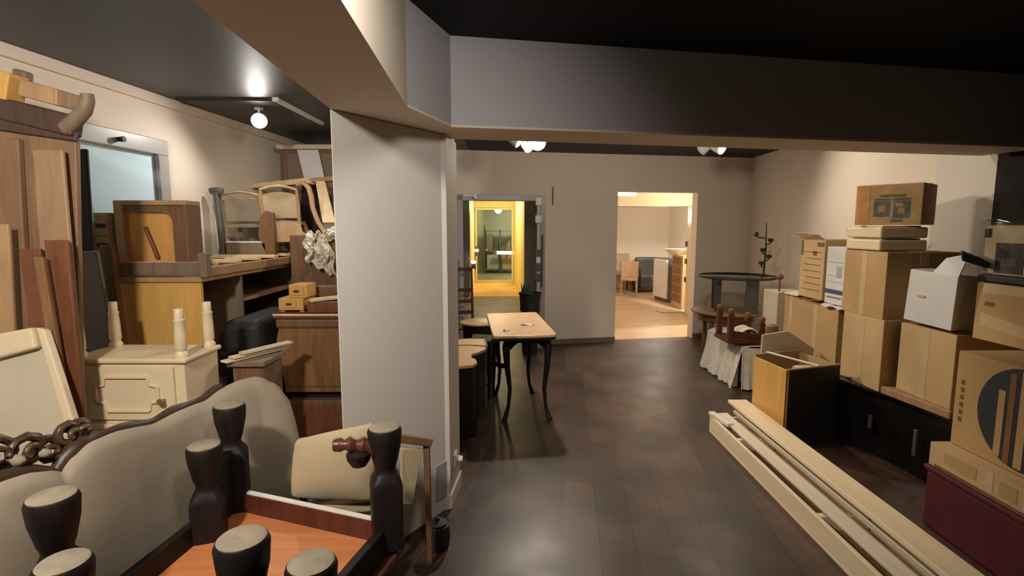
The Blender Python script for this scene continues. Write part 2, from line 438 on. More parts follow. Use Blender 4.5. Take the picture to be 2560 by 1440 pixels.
wbox('wall_vestibule_end', -1.3, .5, VY, VY + .08, 2.22, 2.5, M['yellow_wall'])
wbox('floor_far_room', -3, 3, VY, 20, -.1, -.003, M['floor_pass'])
wbox('ceiling_far_room', -3, 3, VY + .08, 20, 2.7, 2.8, M['white_paint'])
wbox('wall_far_room', -3, 3, 19.5, 19.6, 0, 2.7, M['far_wall'])
wbox('wall_far_room_left', -3.1, -3, VY, 19.6, 0, 2.7, M['far_wall'])
wbox('wall_far_room_right', 3, 3.1, VY, 19.6, 0, 2.7, M['far_wall'])
lamp('vestibule_light', 'POINT', (-.45, 13.9, 2.2), 46, (1.0, .91, .62), .12)
lamp('far_room_light', 'POINT', (.6, 17.2, 2.3), 165, (1.0, .97, .80), .12)
lamp('passage_light', 'POINT', (-1.3, 9.6, 2.4), 9, (1.0, .86, .64), .12)
# door frame lining of the left opening
d1 = tag(bpy.data.objects.new('door_1', None), kind='structure'); col.objects.link(d1); d1.location = (o1, BW(o1), 0)
df = MB()
df.prism([(o1, BW(o1) - .02), (o1 + .07, BW(o1 + .07) - .02), (o1 + .05, BW(o1) + .15), (o1 - .02, BW(o1) + .15)], 0, H1)
df.prism([(o2 - .05, BW(o2 - .05) - .02), (o2 + .02, BW(o2) - .02), (o2, BW(o2) + .15), (o2 - .07, BW(o2) + .15)], 0, H1)
df.prism([(o1, BW(o1) - .02), (o2, BW(o2) - .02), (o2 - .02, BW(o2) + .15), (o1 - .02, BW(o1) + .15)], H1 - .07, H1 + .005)
df.build('door_frame', M['grey_frame'], d1, .004)

# the bright room through the right opening
SY = 14.0
wbox('floor_showroom', 1.31, 7, BW(1.31) + .11, SY, -.1, -.004, M['floor_light'])
wbox('wall_showroom_back', 1.3, 7, SY, SY + .1, 0, 2.7, M['wall'])
struct('wall_showroom_right', MB().prism([(4.2, SY), (4.7, 12.4), (4.8, 12.4), (4.3, SY)], 0, 2.7), M['wall'])
wbox('wall_showroom_side', 7, 7.1, 7.8, SY, 0, 2.7, M['wall'])
wbox('wall_showroom_left', 1.2, 1.31, 7.6, SY, 0, 2.7, M['wall'])
wbox('ceiling_showroom', 1.2, 7.1, 8.1, SY, 2.6, 2.7, M['white_paint'])
wbox('trim_showroom_bulkhead', 1.31, 7, 10.6, 11.0, 2.06, 2.6, M['tan_paint'])
lamp('showroom_side_light', 'POINT', (3.7, 9.0, 2.5), 330, (1.0, .92, .80), .1)
lamp('showroom_back_light', 'POINT', (3.4, 12.0, 1.9), 35, (1.0, .92, .80), .15)

# ---------------------------------------------------------------- ceiling spot lamps
def spot_lamp(name, label, c, face, group=None, watt=0, size=.055, ang=150, target=None, lit=True, color=WARM, stem_up=None):
    """round spot on a short arm under the ceiling; face = direction its mouth points"""
    c = Vector(c); f = Vector(face).normalized()
    t = thing(name, label, 'lamp', (c.x, c.y, CZ), 0, group)
    q = f.to_track_quat('Z', 'Y').to_matrix().to_4x4(); Mx = Matrix.Translation(c) @ q
    MB().lathe([(size * .45, -.13), (size * .75, -.12), (size * .95, -.05), (size * 1.08, 0), (size * .98, .0), (size * .9, -.012)], n=20, M=Mx).build('housing', M['steel'], t, smooth=True)
    MB().lathe([(size * .88, -.008), (size * .88, .002), (size * .6, .012), (.004, .018)], n=20, M=Mx).build('bulb', M['bulb'] if lit else M['steel'], t, smooth=True)
    top = Vector((c.x - f.x * .06, c.y - f.y * .06, CZ))
    MB().tube([top, c - f * .07], .009, 8).lathe([(.035, -.02), (.035, 0)], top, 14).build('arm', M['steel'], t)
    if watt:
        lo = c + f * .06
        lamp(name + '_light', 'SPOT', lo, watt, color, .05, target if target is not None else lo + f, ang, .9, parent=t)
    return t
TG = 'lit ceiling spot lamps'
pL = AT(648, 302, z=2.53)
spot_lamp('spot_lamp', 'lone glowing round spot lamp on the left ceiling by the dark track', pL, (.45, -1, -.45), TG, 36, .06, 175, (-2.2, 3.4, 1.2), color=(1, .95, .88))
pa = AT(1345, 357, z=2.50); pb = AT(1324, 367, z=2.48); pc_ = AT(1297, 357, z=2.51)
spot_lamp('spot_lamp', 'largest and brightest bulb of the ceiling cluster in front of the left doorway', pa, (.10, -1, -.42), TG, 120, .078, 165, (.3, 2.6, 0))
spot_lamp('spot_lamp', 'tilted oval spot lamp hanging lowest in the middle of the ceiling cluster', pb, (.75, -.8, -.75), TG, 85, .066, 120, (2.8, 3.7, .9))
spot_lamp('spot_lamp', 'small spot lamp turned aside at the left end of the ceiling cluster', pc_, (.9, -.25, -.6), TG, 0, .055)
pr = AT(1806, 370, z=2.50); pr2 = AT(1750, 376, z=2.49)
spot_lamp('spot_lamp', 'glowing tilted spot lamp on the ceiling near the right wall', pr, (.75, -1, -.5), TG, 50, .07, 150, (3.2, 4.4, 1.6))
spot_lamp('spot_lamp', 'unlit white spot lamp head beside the glowing one near the right wall', pr2, (-.8, .25, -.6), None, 0, .065, lit=False)
# track on the left ceiling
t0 = AT(692, 250, z=CZ - .015); t1 = AT(806, 309, z=CZ - .015)
tr = thing('ceiling_track', 'white straight lighting track on the left ceiling', 'lamp track', (t0 + t1) / 2)
MB().bar(t0, t1, .035, .03).build('rail', M['steel'], tr, .003)
MB().bar(t0 + (t0 - t1).normalized() * .03, t0, .05, .03).build('end_cap', M['steel'], tr, .003)
q0 = AT(432, 248, z=CZ - .01); q1 = AT(686, 251, z=CZ - .01)
tag(MB().bar(q0 + Vector((.03, 0, 0)), q1, .03, .02).build('ceiling_cable_duct', M['black_matt'], None, loc=(q0 + q1) / 2), 'dark cable duct crossing the left ceiling to the wall', 'cable duct')

# ---------------------------------------------------------------- upside-down tables in the foreground
def up_leg(t, p, ztop, zb):
    """square post with a turned neck and a flared round foot, standing upside down"""
    sec = [(zb, .058, 1), (ztop - .225, .058, 1), (ztop - .205, .054, .8), (ztop - .185, .044, .3), (ztop - .17, .038, 0), (ztop - .155, .040, 0),
           (ztop - .14, .046, 0), (ztop - .11, .052, 0), (ztop - .075, .060, 0), (ztop - .02, .0645, 0), (ztop - .008, .060, 0)]
    n = 32; vs = []; fs = []
    for z, r, q in sec:
        for k in range(n):
            a = 2 * math.pi * k / n + .35
            e = a - .35
            sq = 1 / max(abs(math.cos(e)), abs(math.sin(e)))
            rr = r * (1 + (min(sq, 1.34) - 1) * q)
            vs.append((p[0] + rr * math.cos(a), p[1] + rr * math.sin(a), z))
    m = len(sec)
    for i in range(m - 1):
        for k in range(n): fs.append((i * n + k, i * n + (k + 1) % n, (i + 1) * n + (k + 1) % n, (i + 1) * n + k))
    fs.append(tuple(reversed(range(n)))); fs.append(tuple((m - 1) * n + k for k in range(n)))
    leg = MB().add(vs, fs).build('leg', M['ebony'], t, smooth=True)
    MB().lathe([(.055, ztop - .012), (.057, ztop - .004), (.052, ztop), (.012, ztop + .001)], (p[0], p[1], 0), 24).build('foot_pad', M['pad'], leg, smooth=True)
    return leg
LA = [(-1.21, 2.15), (-.485, 1.90), (-.66, 1.19), (-1.30, 1.39)]
ta = thing('coffee_table', 'upturned dark wooden table with an orange underside, legs in the air', 'table', (-.91, 1.66, .37), 0)
for p in LA: up_leg(ta, p, .90, .42)
def quadring(ps, k):
    c = Vector((sum(p[0] for p in ps) / 4, sum(p[1] for p in ps) / 4))
    return [tuple(c + (Vector(p) - c) * k) for p in ps]
MB().prism(quadring(LA, 1.14), .372, .40).build('tabletop', M['mahogany'], ta, .006)
MB().prism(quadring(LA, .95), .402, .43).build('underside_panel', M['orange'], ta)
for i in range(4):
    a, b = Vector((*LA[i], .455)), Vector((*LA[(i + 1) % 4], .455))
    dd = (b - a).normalized()
    MB().bar(a + dd * .05, b - dd * .05, .035, .11).build('apron', M['mahogany'] if i == 0 else M['ebony'], ta, .004)
LB = [(-1.20, 1.94), (-.61, 1.93), (-.51, 1.23), (-1.14, 1.23)]
for p in (LB[0], LB[2], LB[3]): up_leg(ta, p, .81, .43)
for (a, b) in ((LB[0], LA[0]),):
    MB().bar((a[0], a[1], .58), (b[0], b[1], .58), .05, .26).build('leg_bracket', M['ebony'], ta, .01)
ar = [AT(836, 1113, y=1.86), AT(852, 1112, y=1.86), AT(862, 1112, y=1.86), AT(876, 1110, y=1.865), AT(890, 1112, y=1.87), AT(905, 1112, y=1.875), AT(918, 1116, y=1.88), AT(944, 1122, y=1.885)]
arm = MB().tube(ar, [.024, .026, .018, .030, .022, .032, .024, .03], 14).build('turned_arm', M['mahogany'], ta, smooth=True)
dk = AT(897, 1140, y=1.875)
MB().lathe([(.004, -.045), (.028, -.036), (.044, -.01), (.046, .012), (.02, .03)], dk, 16).build('drop', M['ebony'], arm, smooth=True)
el0, el1 = Vector((*LA[0], .513)), Vector((*LA[1], .513))
ed = (el1 - el0).normalized()
MB().bar(el0 + ed * .06, el1 - ed * .06, .022, .006).build('worn_edge', M['white_paint'], ta)
sk_ = thing('trestle', 'low dark trestle under the upturned orange-bottomed table', 'trestle', (-.91, 1.66, 0))
MB().prism(quadring(LA, .8), .34, .371).build('top', M['ebony'], sk_)
for p in quadring(LA, .72): MB().bar((p[0], p[1], 0), (p[0], p[1], .34), .06, .06).build('leg', M['ebony'], sk_)

# ---------------------------------------------------------------- settee seen from behind
SP = [Vector(q) for q in ((-1.66, 1.05), (-1.55, 1.5), (-1.46, 1.9), (-1.40, 2.25), (-1.29, 2.52), (-1.10, 2.70))]
def plan(s):
    L = [0]
    for i in range(len(SP) - 1): L.append(L[-1] + (SP[i + 1] - SP[i]).length)
    q = max(0, min(1, s)) * L[-1]
    for i in range(len(SP) - 1):
        if q <= L[i + 1] + 1e-9:
            return SP[i].lerp(SP[i + 1], (q - L[i]) / (L[i + 1] - L[i]))
    return SP[-1]
PROF = [(-130, 1300), (-60, 1245), (0, 1215), (60, 1195), (110, 1188), (160, 1190), (190, 1150), (230, 1112), (300, 1082), (400, 1060), (450, 1032), (520, 1006), (560, 976), (600, 956), (640, 948), (680, 966), (712, 1010), (730, 1080), (742, 1160)]
SZ = []
for px, py in PROF:
    best = None
    for k in range(401):
        p = plan(k / 400)
        u = (px - 1280) / FOC; v = (py - 720) / FOC
        e = abs(p.x * (PC - PS * v) - u * p.y)
        if best is None or e < best[0]: best = (e, k / 400, p.y)
    q = AT(px, py, y=best[2])
    SZ.append((best[1], q.z))
def ztop(s):
    if s <= SZ[0][0]: return SZ[0][1]
    for (a, za), (b, zb) in zip(SZ, SZ[1:]):
        if s <= b and b > a:
            f = (s - a) / (b - a); f = f * f * (3 - 2 * f) * .5 + f * .5
            return za + (zb - za) * f
    return SZ[-1][1]
def pnorm(s):
    d = (plan(s + .01) - plan(s - .01)).normalized()
    return Vector((d.y, -d.x))          # towards the room (right / camera)
st = thing('settee', 'grey-beige linen settee with a wavy carved crest, seen from behind at left', 'sofa', (-1.6, 1.9, 0))
def back_fn(u, v):
    p = plan(u); n = pnorm(u); z1 = ztop(u); z0 = .14
    z = z0 + (z1 - z0) * v
    bul = .02 + .05 * math.sin(math.pi * min(1, v * .98 + .02)) ** .7 + .02 * math.sin(v * math.pi) * math.sin(u * 9)
    q = p + n * (bul - .05)
    return (q.x, q.y, z)
bk = MB().grid(back_fn, 90, 16, .075).build('back', M['linen'], st, smooth=True, bevel=0)
bk.modifiers.clear()
crest = []; rad = []
for i in range(46):
    s = .03 + .74 * i / 45
    p = plan(s) - pnorm(s) * .04
    crest.append((p.x, p.y, ztop(s) + .006)); rad.append(.017 + .004 * math.sin(i * .9) + (.010 if s < .42 else 0))
MB().tube(crest, rad, 10).build('crest_rail', M['crest'], st, smooth=True)
cb = MB()
for k, (s0, sgn, big) in enumerate(((.17, 1, .035), (.205, -1, .04), (.245, 1, .05), (.285, -1, .058), (.325, 1, .055), (.365, -1, .048), (.40, 1, .04), (.43, -1, .032))):
    pts = []; rr = []
    for i in range(17):
        f = i / 16; a = f * 4.4 * math.pi * .75
        r = big * (1 - .8 * f)
        ds = sgn * r * math.cos(a) * .62; hz = r * math.sin(a)
        p = plan(s0 + ds) - pnorm(s0) * (.035 + .05 * (1 - f) + .012 * (k % 2))
        pts.append((p.x, p.y, ztop(s0) + .028 + .045 * math.sin(math.pi * (s0 - .15) / .30) + hz)); rr.append(.016 * (1 - .45 * f))
    cb.tube(pts, rr, 8)
cb.build('carved_cartouche', M['carved'], st, smooth=True)
for s, dz_, r in ((.26, .085, .022), (.30, .05, .020), (.345, .075, .016)):
    p = plan(s) - pnorm(s) * .045
    MB().lathe([(.002, -r), (r * .8, -r * .6), (r, 0), (r * .8, r * .6), (.002, r)], (p.x, p.y, ztop(s) + dz_), 12, sx=1.5).build('gilt_rosette', M['pad'], st, smooth=True)
seat = [plan(.12) - pnorm(.12) * .09, plan(.45) - pnorm(.45) * .09, plan(.75) - pnorm(.75) * .09]
sp = [tuple(q) for q in seat] + [(-1.62, 2.2), (-1.74, 1.8), (-1.86, 1.3)]
MB().prism(sp, .28, .44).build('seat', M['linen'], st, .03)
for q in ((-1.72, 1.25), (-1.52, 2.2), (-1.80, 1.4), (-1.66, 1.95)):
    MB().lathe([(.02, 0), (.03, .12), (.035, .29)], (q[0], q[1], 0), 12).build('leg', M['brown'], st, smooth=True)

# ---------------------------------------------------------------- armchair in front of the column
ac = thing('armchair', 'wooden armchair with a cream linen back standing against the column', 'armchair', (-.70, 2.24, 0))
def curved_pad(corners, t, bulge, nu=14, nv=10):
    a, b, c, d = corners
    n = (b - a).cross(d - a).normalized()
    if n.dot((a + c) / 2 - Vector((0, 0, EYE))) > 0: n = -n
    def fn(u, v):
        p = a.lerp(b, u).lerp(d.lerp(c, u), v)
        return p + n * bulge * (math.sin(math.pi * u) * math.sin(math.pi * v)) ** .6
    return MB().grid(fn, nu, nv, t)
cp = [AT(732, 1236, y=2.13), AT(935, 1244, y=2.17), AT(935, 1056, y=2.17), AT(742, 1098, y=2.13)]
o = curved_pad(cp, .05, .03).build('backrest', M['linen_cream'], ac, smooth=True); o.modifiers.clear()
b_ = o.modifiers.new('bevel', 'BEVEL'); b_.width = .012; b_.segments = 3; b_.limit_method = 'ANGLE'
r0, r1 = AT(930, 1085, y=2.20), AT(1078, 1106, y=2.36)
MB().bar(r0, r1, .03, .04).build('top_rail', M['brown'], ac, .006)
MB().bar(AT(1066, 1105, y=2.36), Vector((AT(1066, 1105, y=2.36).x + .004, 2.38, 0)), .03, .028, w1=.026, h1=.026).build('leg', M['brown'], ac, .004)
MB().bar(r0 - Vector((0, 0, .01)), Vector((r0.x, r0.y, 0)), .03, .03).build('leg', M['brown'], ac, .004)
MB().bar(cp[3] - Vector((0, 0, .1)) + Vector((0, .03, 0)), Vector((cp[3].x + .02, cp[3].y + .03, 0)), .03, .03).build('leg', M['brown'], ac, .004)
MB().slab(AT(1004, 1262, y=2.285), AT(1032, 1262, y=2.325), AT(1058, 1122, y=2.345), AT(1004, 1122, y=2.285), .02).build('side_panel', M['linen_cream'], ac, .004)
MB().prism([(cp[0].x + .02, 2.14), (r0.x, 2.2), (-.47, 2.34), (-.6, 2.5), (-.69, 2.37), (-.80, 2.22)], .38, .43).build('seat', M['linen_cream'], ac, .01)
cn = thing('canister', 'round black canister on the floor at the foot of the column', 'canister', (-.385, 2.52, 0))
MB().lathe([(.052, 0), (.062, .02), (.066, .075), (.06, .125), (.05, .13)], (-.385, 2.52, 0), 22).build('body', M['black_matt'], cn, smooth=True)
MB().lathe([(.05, .13), (.05, .14), (.012, .15), (.012, .165), (.004, .168)], (-.385, 2.52, 0), 18).build('lid', M['black_matt'], cn, smooth=True)
# grey patch near the column foot, socket on its side
fcd = (Vector((*B_, 0)) - Vector((*A_, 0))).normalized(); fcn = Vector((fcd.y, -fcd.x, 0))
g0 = Vector((*B_, 0)) - fcd * .115; g1 = Vector((*B_, 0)) - fcd * .025
tag(MB().ext([g0 + Vector((0, 0, .09)), g1 + Vector((0, 0, .09)), g1 + Vector((0, 0, .30)), g0 + Vector((0, 0, .30))], fcn * .006).build('cover_plate', M['grey_frame'], None, loc=(g0.x, g0.y, .09)), 'plain grey cover plate low on the white column', 'plate')
sk = thing('wall_socket', 'white socket with a plug low on the right edge of the column', 'socket', (-.355, 3.02, .25))
MB().box(-.352, -.335, 2.98, 3.06, .21, .29).build('plate', M['white_paint'], sk, .004)
MB().tube([(-.34, 3.02, .25), (-.30, 3.02, .25)], [.022, .016], 12).build('plug', M['white_paint'], sk, smooth=True)

# ---------------------------------------------------------------- far left: leaning panels
ft = thing('tall_headboard', 'tall brown wooden panel with a dark crown leaning upright at far left', 'headboard', (-2.4, 2.62, 0))
def lean(t, name, px_t0, px_t1, py_t, px_b0, px_b1, py_b, y_t, y_b, th, m, bevel=.006):
    """board seen between two pixel columns at top and bottom, leaning from y_b up to y_t, continued to the floor"""
    a = AT(px_b0, py_b, y=y_b); b = AT(px_b1, py_b, y=y_b); c = AT(px_t1, py_t, y=y_t); d = AT(px_t0, py_t, y=y_t)
    k = a.z / (d.z - a.z)
    a2 = a + (a - d) * k; b2 = b + (b - c) * k; b2.z = a2.z = 0.0
    return MB().slab(a2, b2, c, d, th).build(name, m, t, bevel)
lean(ft, 'panel', -30, 188, 300, -30, 200, 900, 2.56, 2.50, .03, M['aged_wood'])
lean(ft, 'stile', 12, 45, 345, 40, 75, 900, 2.525, 2.465, .03, M['aged_wood'])
cr0, cr1 = AT(-30, 262, y=2.545), AT(196, 318, y=2.545)
MB().bar(cr0, cr1, .07, .10).build('crown', M['crown_wood'], ft, .012)
MB().slab(AT(-30, 320, y=2.53), AT(188, 352, y=2.53), AT(190, 330, y=2.53), AT(-30, 275, y=2.53), .02).build('crown_moulding', M['crown_wood'], ft, .004)
hk = [AT(165, 322, y=2.53), AT(190, 300, y=2.52), AT(212, 275, y=2.51), AT(220, 250, y=2.51), AT(218, 236, y=2.51)]
MB().tube(hk, [.035, .034, .032, .03, .028], 10).build('scroll', M['greybrown'], ft, smooth=True)
bl = thing('carton', 'small tan box lying on the crown of the tall leaning panel', 'box', AT(90, 250, y=2.72))
MB().slab(AT(42, 238, y=2.53), AT(142, 264, y=2.53), AT(142, 222, y=2.53), AT(48, 196, y=2.53), .16).build('body', M['tan_wood'], bl, .006)
MB().slab(AT(28, 196, y=2.60), AT(62, 205, y=2.60), AT(64, 178, y=2.60), AT(28, 168, y=2.60), .05).build('knob_block', M['greybrown'], bl, .01)
mu = tag(MB().slab(AT(-60, 232, y=2.5), AT(12, 250, y=2.5), AT(24, 182, y=2.5), AT(-60, 162, y=2.5), .10).build('mustard_box', M['honey'], None, .006, loc=AT(-10, 200, y=2.6)), 'mustard-coloured box at the left edge on top of the tall panel', 'box')
def board(name, label, cat, m, *a, **k):
    px = (a[0] + a[3]) / 2
    t = thing(name, label, cat, (AT(px, a[5], y=a[7]).x, a[7], 0))
    lean(t, 'board', *a, m, **k)
    return t
board('plank', 'broad tan plank with a rounded top corner leaning on the tall panel', 'plank', M['aged_light'], 78, 156, 372, 118, 200, 900, 2.50, 2.445, .02, bevel=.012)
board('plank', 'narrow orange-brown plank, shortest of those leaning at far left', 'plank', M['walnut'], 82, 106, 642, 124, 150, 900, 2.38, 2.355, .025)
board('plank', 'dark red-brown plank leaning between the tan plank and the cream headboard', 'plank', M['redbrown'], 46, 100, 622, 85, 122, 900, 2.44, 2.40, .02)
board('plank', 'red-brown slab leaning right beside the cream upturned nightstand', 'plank', M['redbrown'], 108, 168, 600, 150, 198, 930, 2.44, 2.40, .018)
board('plank', 'almost black plank standing at the right edge of the tall panel', 'plank', M['ebony'], 186, 216, 372, 196, 232, 640, 3.10, 3.07, .02)
board('tan_board', 'tan board at the left frame edge behind the cream headboard', 'board', M['tan_wood'], -30, 20, 560, -10, 34, 800, 2.42, 2.40, .02)
gp = board('leaning_board', 'slate-grey panel with a worn top edge leaning behind the upturned nightstand', 'panel', M['slate'], 186, 240, 630, 214, 290, 900, 3.01, 2.995, .03)
MB().bar(AT(186, 631, y=3.025), AT(240, 629, y=3.025), .055, .012).build('edge', M['greybrown'], gp, .003)
board('leaning_board', 'narrow dark brown panel between the slate panel and the honey bookcase', 'panel', M['brown'], 246, 276, 612, 280, 310, 860, 3.20, 3.18, .04)
# cream headboard, lower left
hb = thing('headboard', 'cream painted headboard leaning at the left edge with a plain inset panel', 'headboard', (-2.15, 2.2, 0))
def hbp(px, py): return AT(px, py, y=2.32 - (py - 820) * .0003)
def hb_slab(q, th, dy=0):
    pts = [hbp(*r) + Vector((0, dy, 0)) for r in q]
    return MB().slab(*pts, th)
hb_slab([(-40, 905), (100, 868), (88, 816), (-40, 840)], .05, -.02).build('top_rail', M['cream'], hb, .012)
st_t, st_b = [hbp(88, 818), hbp(110, 824)], [hbp(160, 1068), hbp(188, 1068)]
k = 1.25
MB().slab(st_b[0] + (st_b[0] - st_t[0]) * k, st_b[1] + (st_b[1] - st_t[1]) * k, st_t[1], st_t[0], .04).build('stile', M['cream'], hb, .008)
hb_slab([(-40, 1270), (215, 1270), (100, 850), (-40, 870)], .015, .02).build('panel', M['cream_dull'], hb)
br_ = AT(4, 1195, y=1.62)
tag(MB().lathe([(.012, -.05), (.03, -.03), (.035, 0), (.02, .03), (.008, .06)], br_, 14).build('brass_finial', M['gilt'], None, smooth=True, loc=br_), 'shiny brass finial at the lower left edge', 'finial')

# ---------------------------------------------------------------- upturned cream nightstand on a low chest
ns = thing('nightstand', 'cream nightstand turned upside down, four turned legs in the air', 'nightstand', (-1.99, 2.79, .60))
X0, X1, Y0, Y1 = -2.30, -1.68, 2.61, 2.95
MB().box(X0 + .02, X1 - .02, Y0 + .02, Y1 - .01, .62, .95).build('body', M['cream'], ns, .006)
MB().box(X0, X1, Y0, Y1, .95, .975).build('base_board', M['cream'], ns, .008)
MB().box(X0 - .01, X1 + .01, Y0 - .01, Y1, .60, .63).build('top_board', M['cream'], ns, .008)
dr = MB().box(X0 + .07, X1 - .07, Y0 + .002, Y0 + .03, .65, .93).build('door', M['cream'], ns, .004)
fr = MB(); a0, a1, b0, b1 = X0 + .15, X1 - .15, .70, .88; yf = Y0 - .004
for p, q in (((a0 + .05, b0), (a1 - .05, b0)), ((a0 + .05, b1), (a1 - .05, b1)), ((a0, b0 + .05), (a0, b1 - .05)), ((a1, b0 + .05), (a1, b1 - .05))):
    fr.bar((p[0], yf, p[1]), (q[0], yf, q[1]), .014, .014)
for sx, cx in ((1, a0), (-1, a1)):
    for sz, cz in ((1, b0), (-1, b1)):
        fr.bar((cx + sx * .05, yf, cz), (cx + sx * .04, yf, cz + sz * .045), .012, .012)
        fr.bar((cx, yf, cz + sz * .05), (cx + sx * .045, yf, cz + sz * .042), .012, .012)
fr.build('door_moulding', M['cream'], dr, .003)
kp = AT(405, 1003, y=Y0 - .02)
MB().tube([kp + Vector((0, .02, 0)), kp, kp - Vector((0, .018, 0))], [.008, .01, .018], 12).build('knob', M['gilt'], dr, smooth=True)
LEG = [(.032, .975), (.034, .99), (.028, 1.0), (.024, 1.008), (.030, 1.02), (.028, 1.10), (.025, 1.16), (.0275, 1.165), (.0275, 1.172), (.022, 1.176), (.0225, 1.225), (.019, 1.23)]
for q in ((X0 + .045, Y0 + .045), (X1 - .045, Y0 + .045), (X0 + .045, Y1 - .045), (X1 - .045, Y1 - .045)):
    MB().lathe(LEG, (q[0], q[1], 0), 18).build('leg', M['cream'], ns, smooth=True)
ch = thing('chest', 'low brown chest with a pale top under the upturned cream nightstand', 'chest', (-1.99, 2.8, 0))
MB().box(X0 - .04, X1 + .02, Y0 - .03, Y1 + .02, 0, .575).build('body', M['brown'], ch, .005)
MB().box(X0 - .06, X1 + .04, Y0 - .06, Y1 + .03, .575, .60).build('top_board', M['cream_dull'], ch, .006)

# ---------------------------------------------------------------- honey bookcase receding along the left wall
bx0, bx1, by0, by1, bz = -2.52, -1.99, 3.30, 5.05, 1.33
bc = thing('bookcase', 'long low honey-wood bookcase with open dark shelves facing the column', 'bookcase', (-2.25, 4.2, 0))
MB().box(bx0, bx1, by0, by0 + .03, 0, bz - .03).build('end_panel', M['honey'], bc, .003)
MB().box(bx0, bx1, by1 - .03, by1, 0, bz - .03).build('end_panel', M['honey'], bc, .003)
MB().box(bx0, bx1 + .02, by0 - .02, by1 + .02, bz - .03, bz).build('top', M['tan_wood'], bc, .004)
MB().box(bx0, bx0 + .02, by0 + .03, by1 - .03, 0, bz - .03).build('back_panel', M['brown'], bc)
for y in (3.79, 4.80):
    MB().box(bx0 + .02, bx1, y, y + .03, .06, bz - .03).build('divider', M['greybrown'], bc, .002)
for y0, y1, z in ((3.82, 4.80, 1.12), (3.33, 3.79, .55), (3.82, 4.80, .62), (4.83, 5.02, 1.0)):
    MB().box(bx0 + .02, bx1 - .005, y0, y1, z - .02, z).build('shelf', M['tan_wood'], bc, .002)
MB().box(bx0 + .02, bx1 - .02, by0 + .03, by1 - .03, 0, .06).build('plinth', M['brown'], bc)
# wooden bed side frame lying on the bookcase
tf = thing('bed_frame', 'tan wooden frame with short corner posts lying on the bookcase', 'bed frame', (-2.25, 4.1, bz))
MB().box(-2.53, -1.95, 3.28, 3.31, bz + .02, bz + .095).build('end_rail', M['greybrown'], tf, .004)
MB().box(-1.985, -1.95, 3.33, 5.0, bz + .0, bz + .06).build('side_rail', M['tan_wood'], tf, .004)
MB().box(-2.54, -2.51, 3.33, 5.0, bz + .0, bz + .06).build('side_rail', M['greybrown'], tf, .004)
MB().box(-2.53, -1.95, 4.98, 5.01, bz + .0, bz + .09).build('end_rail', M['greybrown'], tf, .004)
for x in (-2.535, -1.955):
    for y in (3.30, 4.97):
        MB().box(x - .028, x + .028, y - .028, y + .028, bz, bz + .155).build('post', M['brown'] if x < -2.2 else M['greybrown'], tf, .006)
sl = AT(420, 622, y=3.45)
for i, y in enumerate((3.45, 3.75, 4.05, 4.35, 4.65)):
    MB().box(-2.51, -1.985, y, y + .07, bz + .062, bz + .085).build('slat', M['pale_wood'], tf, .003)
# open square cabinet with an arched orange back
SQ = bz + .09
sq = thing('upturned_cabinet', 'square brown cabinet with an arched opening and orange back on the bed frame', 'cabinet', (-2.32, 3.6, SQ))
qx0, qx1, qy0, qy1, qz1 = -2.58, -2.11, 3.40, 3.56, SQ + .40
MB().box(qx0, qx0 + .055, qy0, qy1, SQ, qz1).build('side', M['tan_wood'], sq, .003)
MB().box(qx1 - .02, qx1, qy0, qy1, SQ, qz1 - .03).build('side', M['brown'], sq, .003)  # darker than the left side: shade put into the wood colour
MB().box(qx0 + .055, qx1, qy0, qy1, qz1 - .03, qz1).build('top', M['tan_wood'], sq, .003)
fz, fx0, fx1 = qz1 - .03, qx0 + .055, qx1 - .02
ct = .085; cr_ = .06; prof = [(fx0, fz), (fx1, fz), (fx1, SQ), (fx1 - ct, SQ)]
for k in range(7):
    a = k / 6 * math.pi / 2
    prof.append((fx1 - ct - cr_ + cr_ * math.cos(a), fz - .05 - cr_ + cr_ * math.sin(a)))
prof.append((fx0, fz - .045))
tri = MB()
tri.ext([(x, qy0 + .018, z) for x, z in prof], (0, .02, 0)).build('inner_shade', M['brown'], sq)  # dark bands paint the shade at the opening's top and right
MB().box(fx0, fx1, qy0 + .04, qy0 + .055, SQ, fz).build('back_panel', M['amber'], sq)
MB().bar((-2.40, qy0 + .028, SQ + .23), (-2.33, qy0 + .028, SQ + .02), .028, .02).build('strut', M['redbrown'], sq, .005)
# small drawer unit behind it
du = thing('drawer_unit', 'small tan drawer unit with two dark slots beside the square cabinet', 'drawer unit', (-2.65, 3.5, 0))
dzt = AT(236, 532, y=3.40).z
ux0, ux1, uy = -2.70, -2.60, 3.38
MB().box(ux0, ux1, uy, uy + .22, 0, dzt).build('case', M['tan_wood'], du, .005)
for k in range(6):
    z = dzt - .02 - .125 * (k + 1)
    MB().box(ux0 + .008, ux1 - .004, uy - .008, uy, z, z + .115).build('drawer', M['tan_wood'], du, .003)
    MB().box(ux0 + .02, ux1 - .015, uy - .012, uy - .006, z + .05, z + .075).build('pull_slot', M['black_matt'], du)

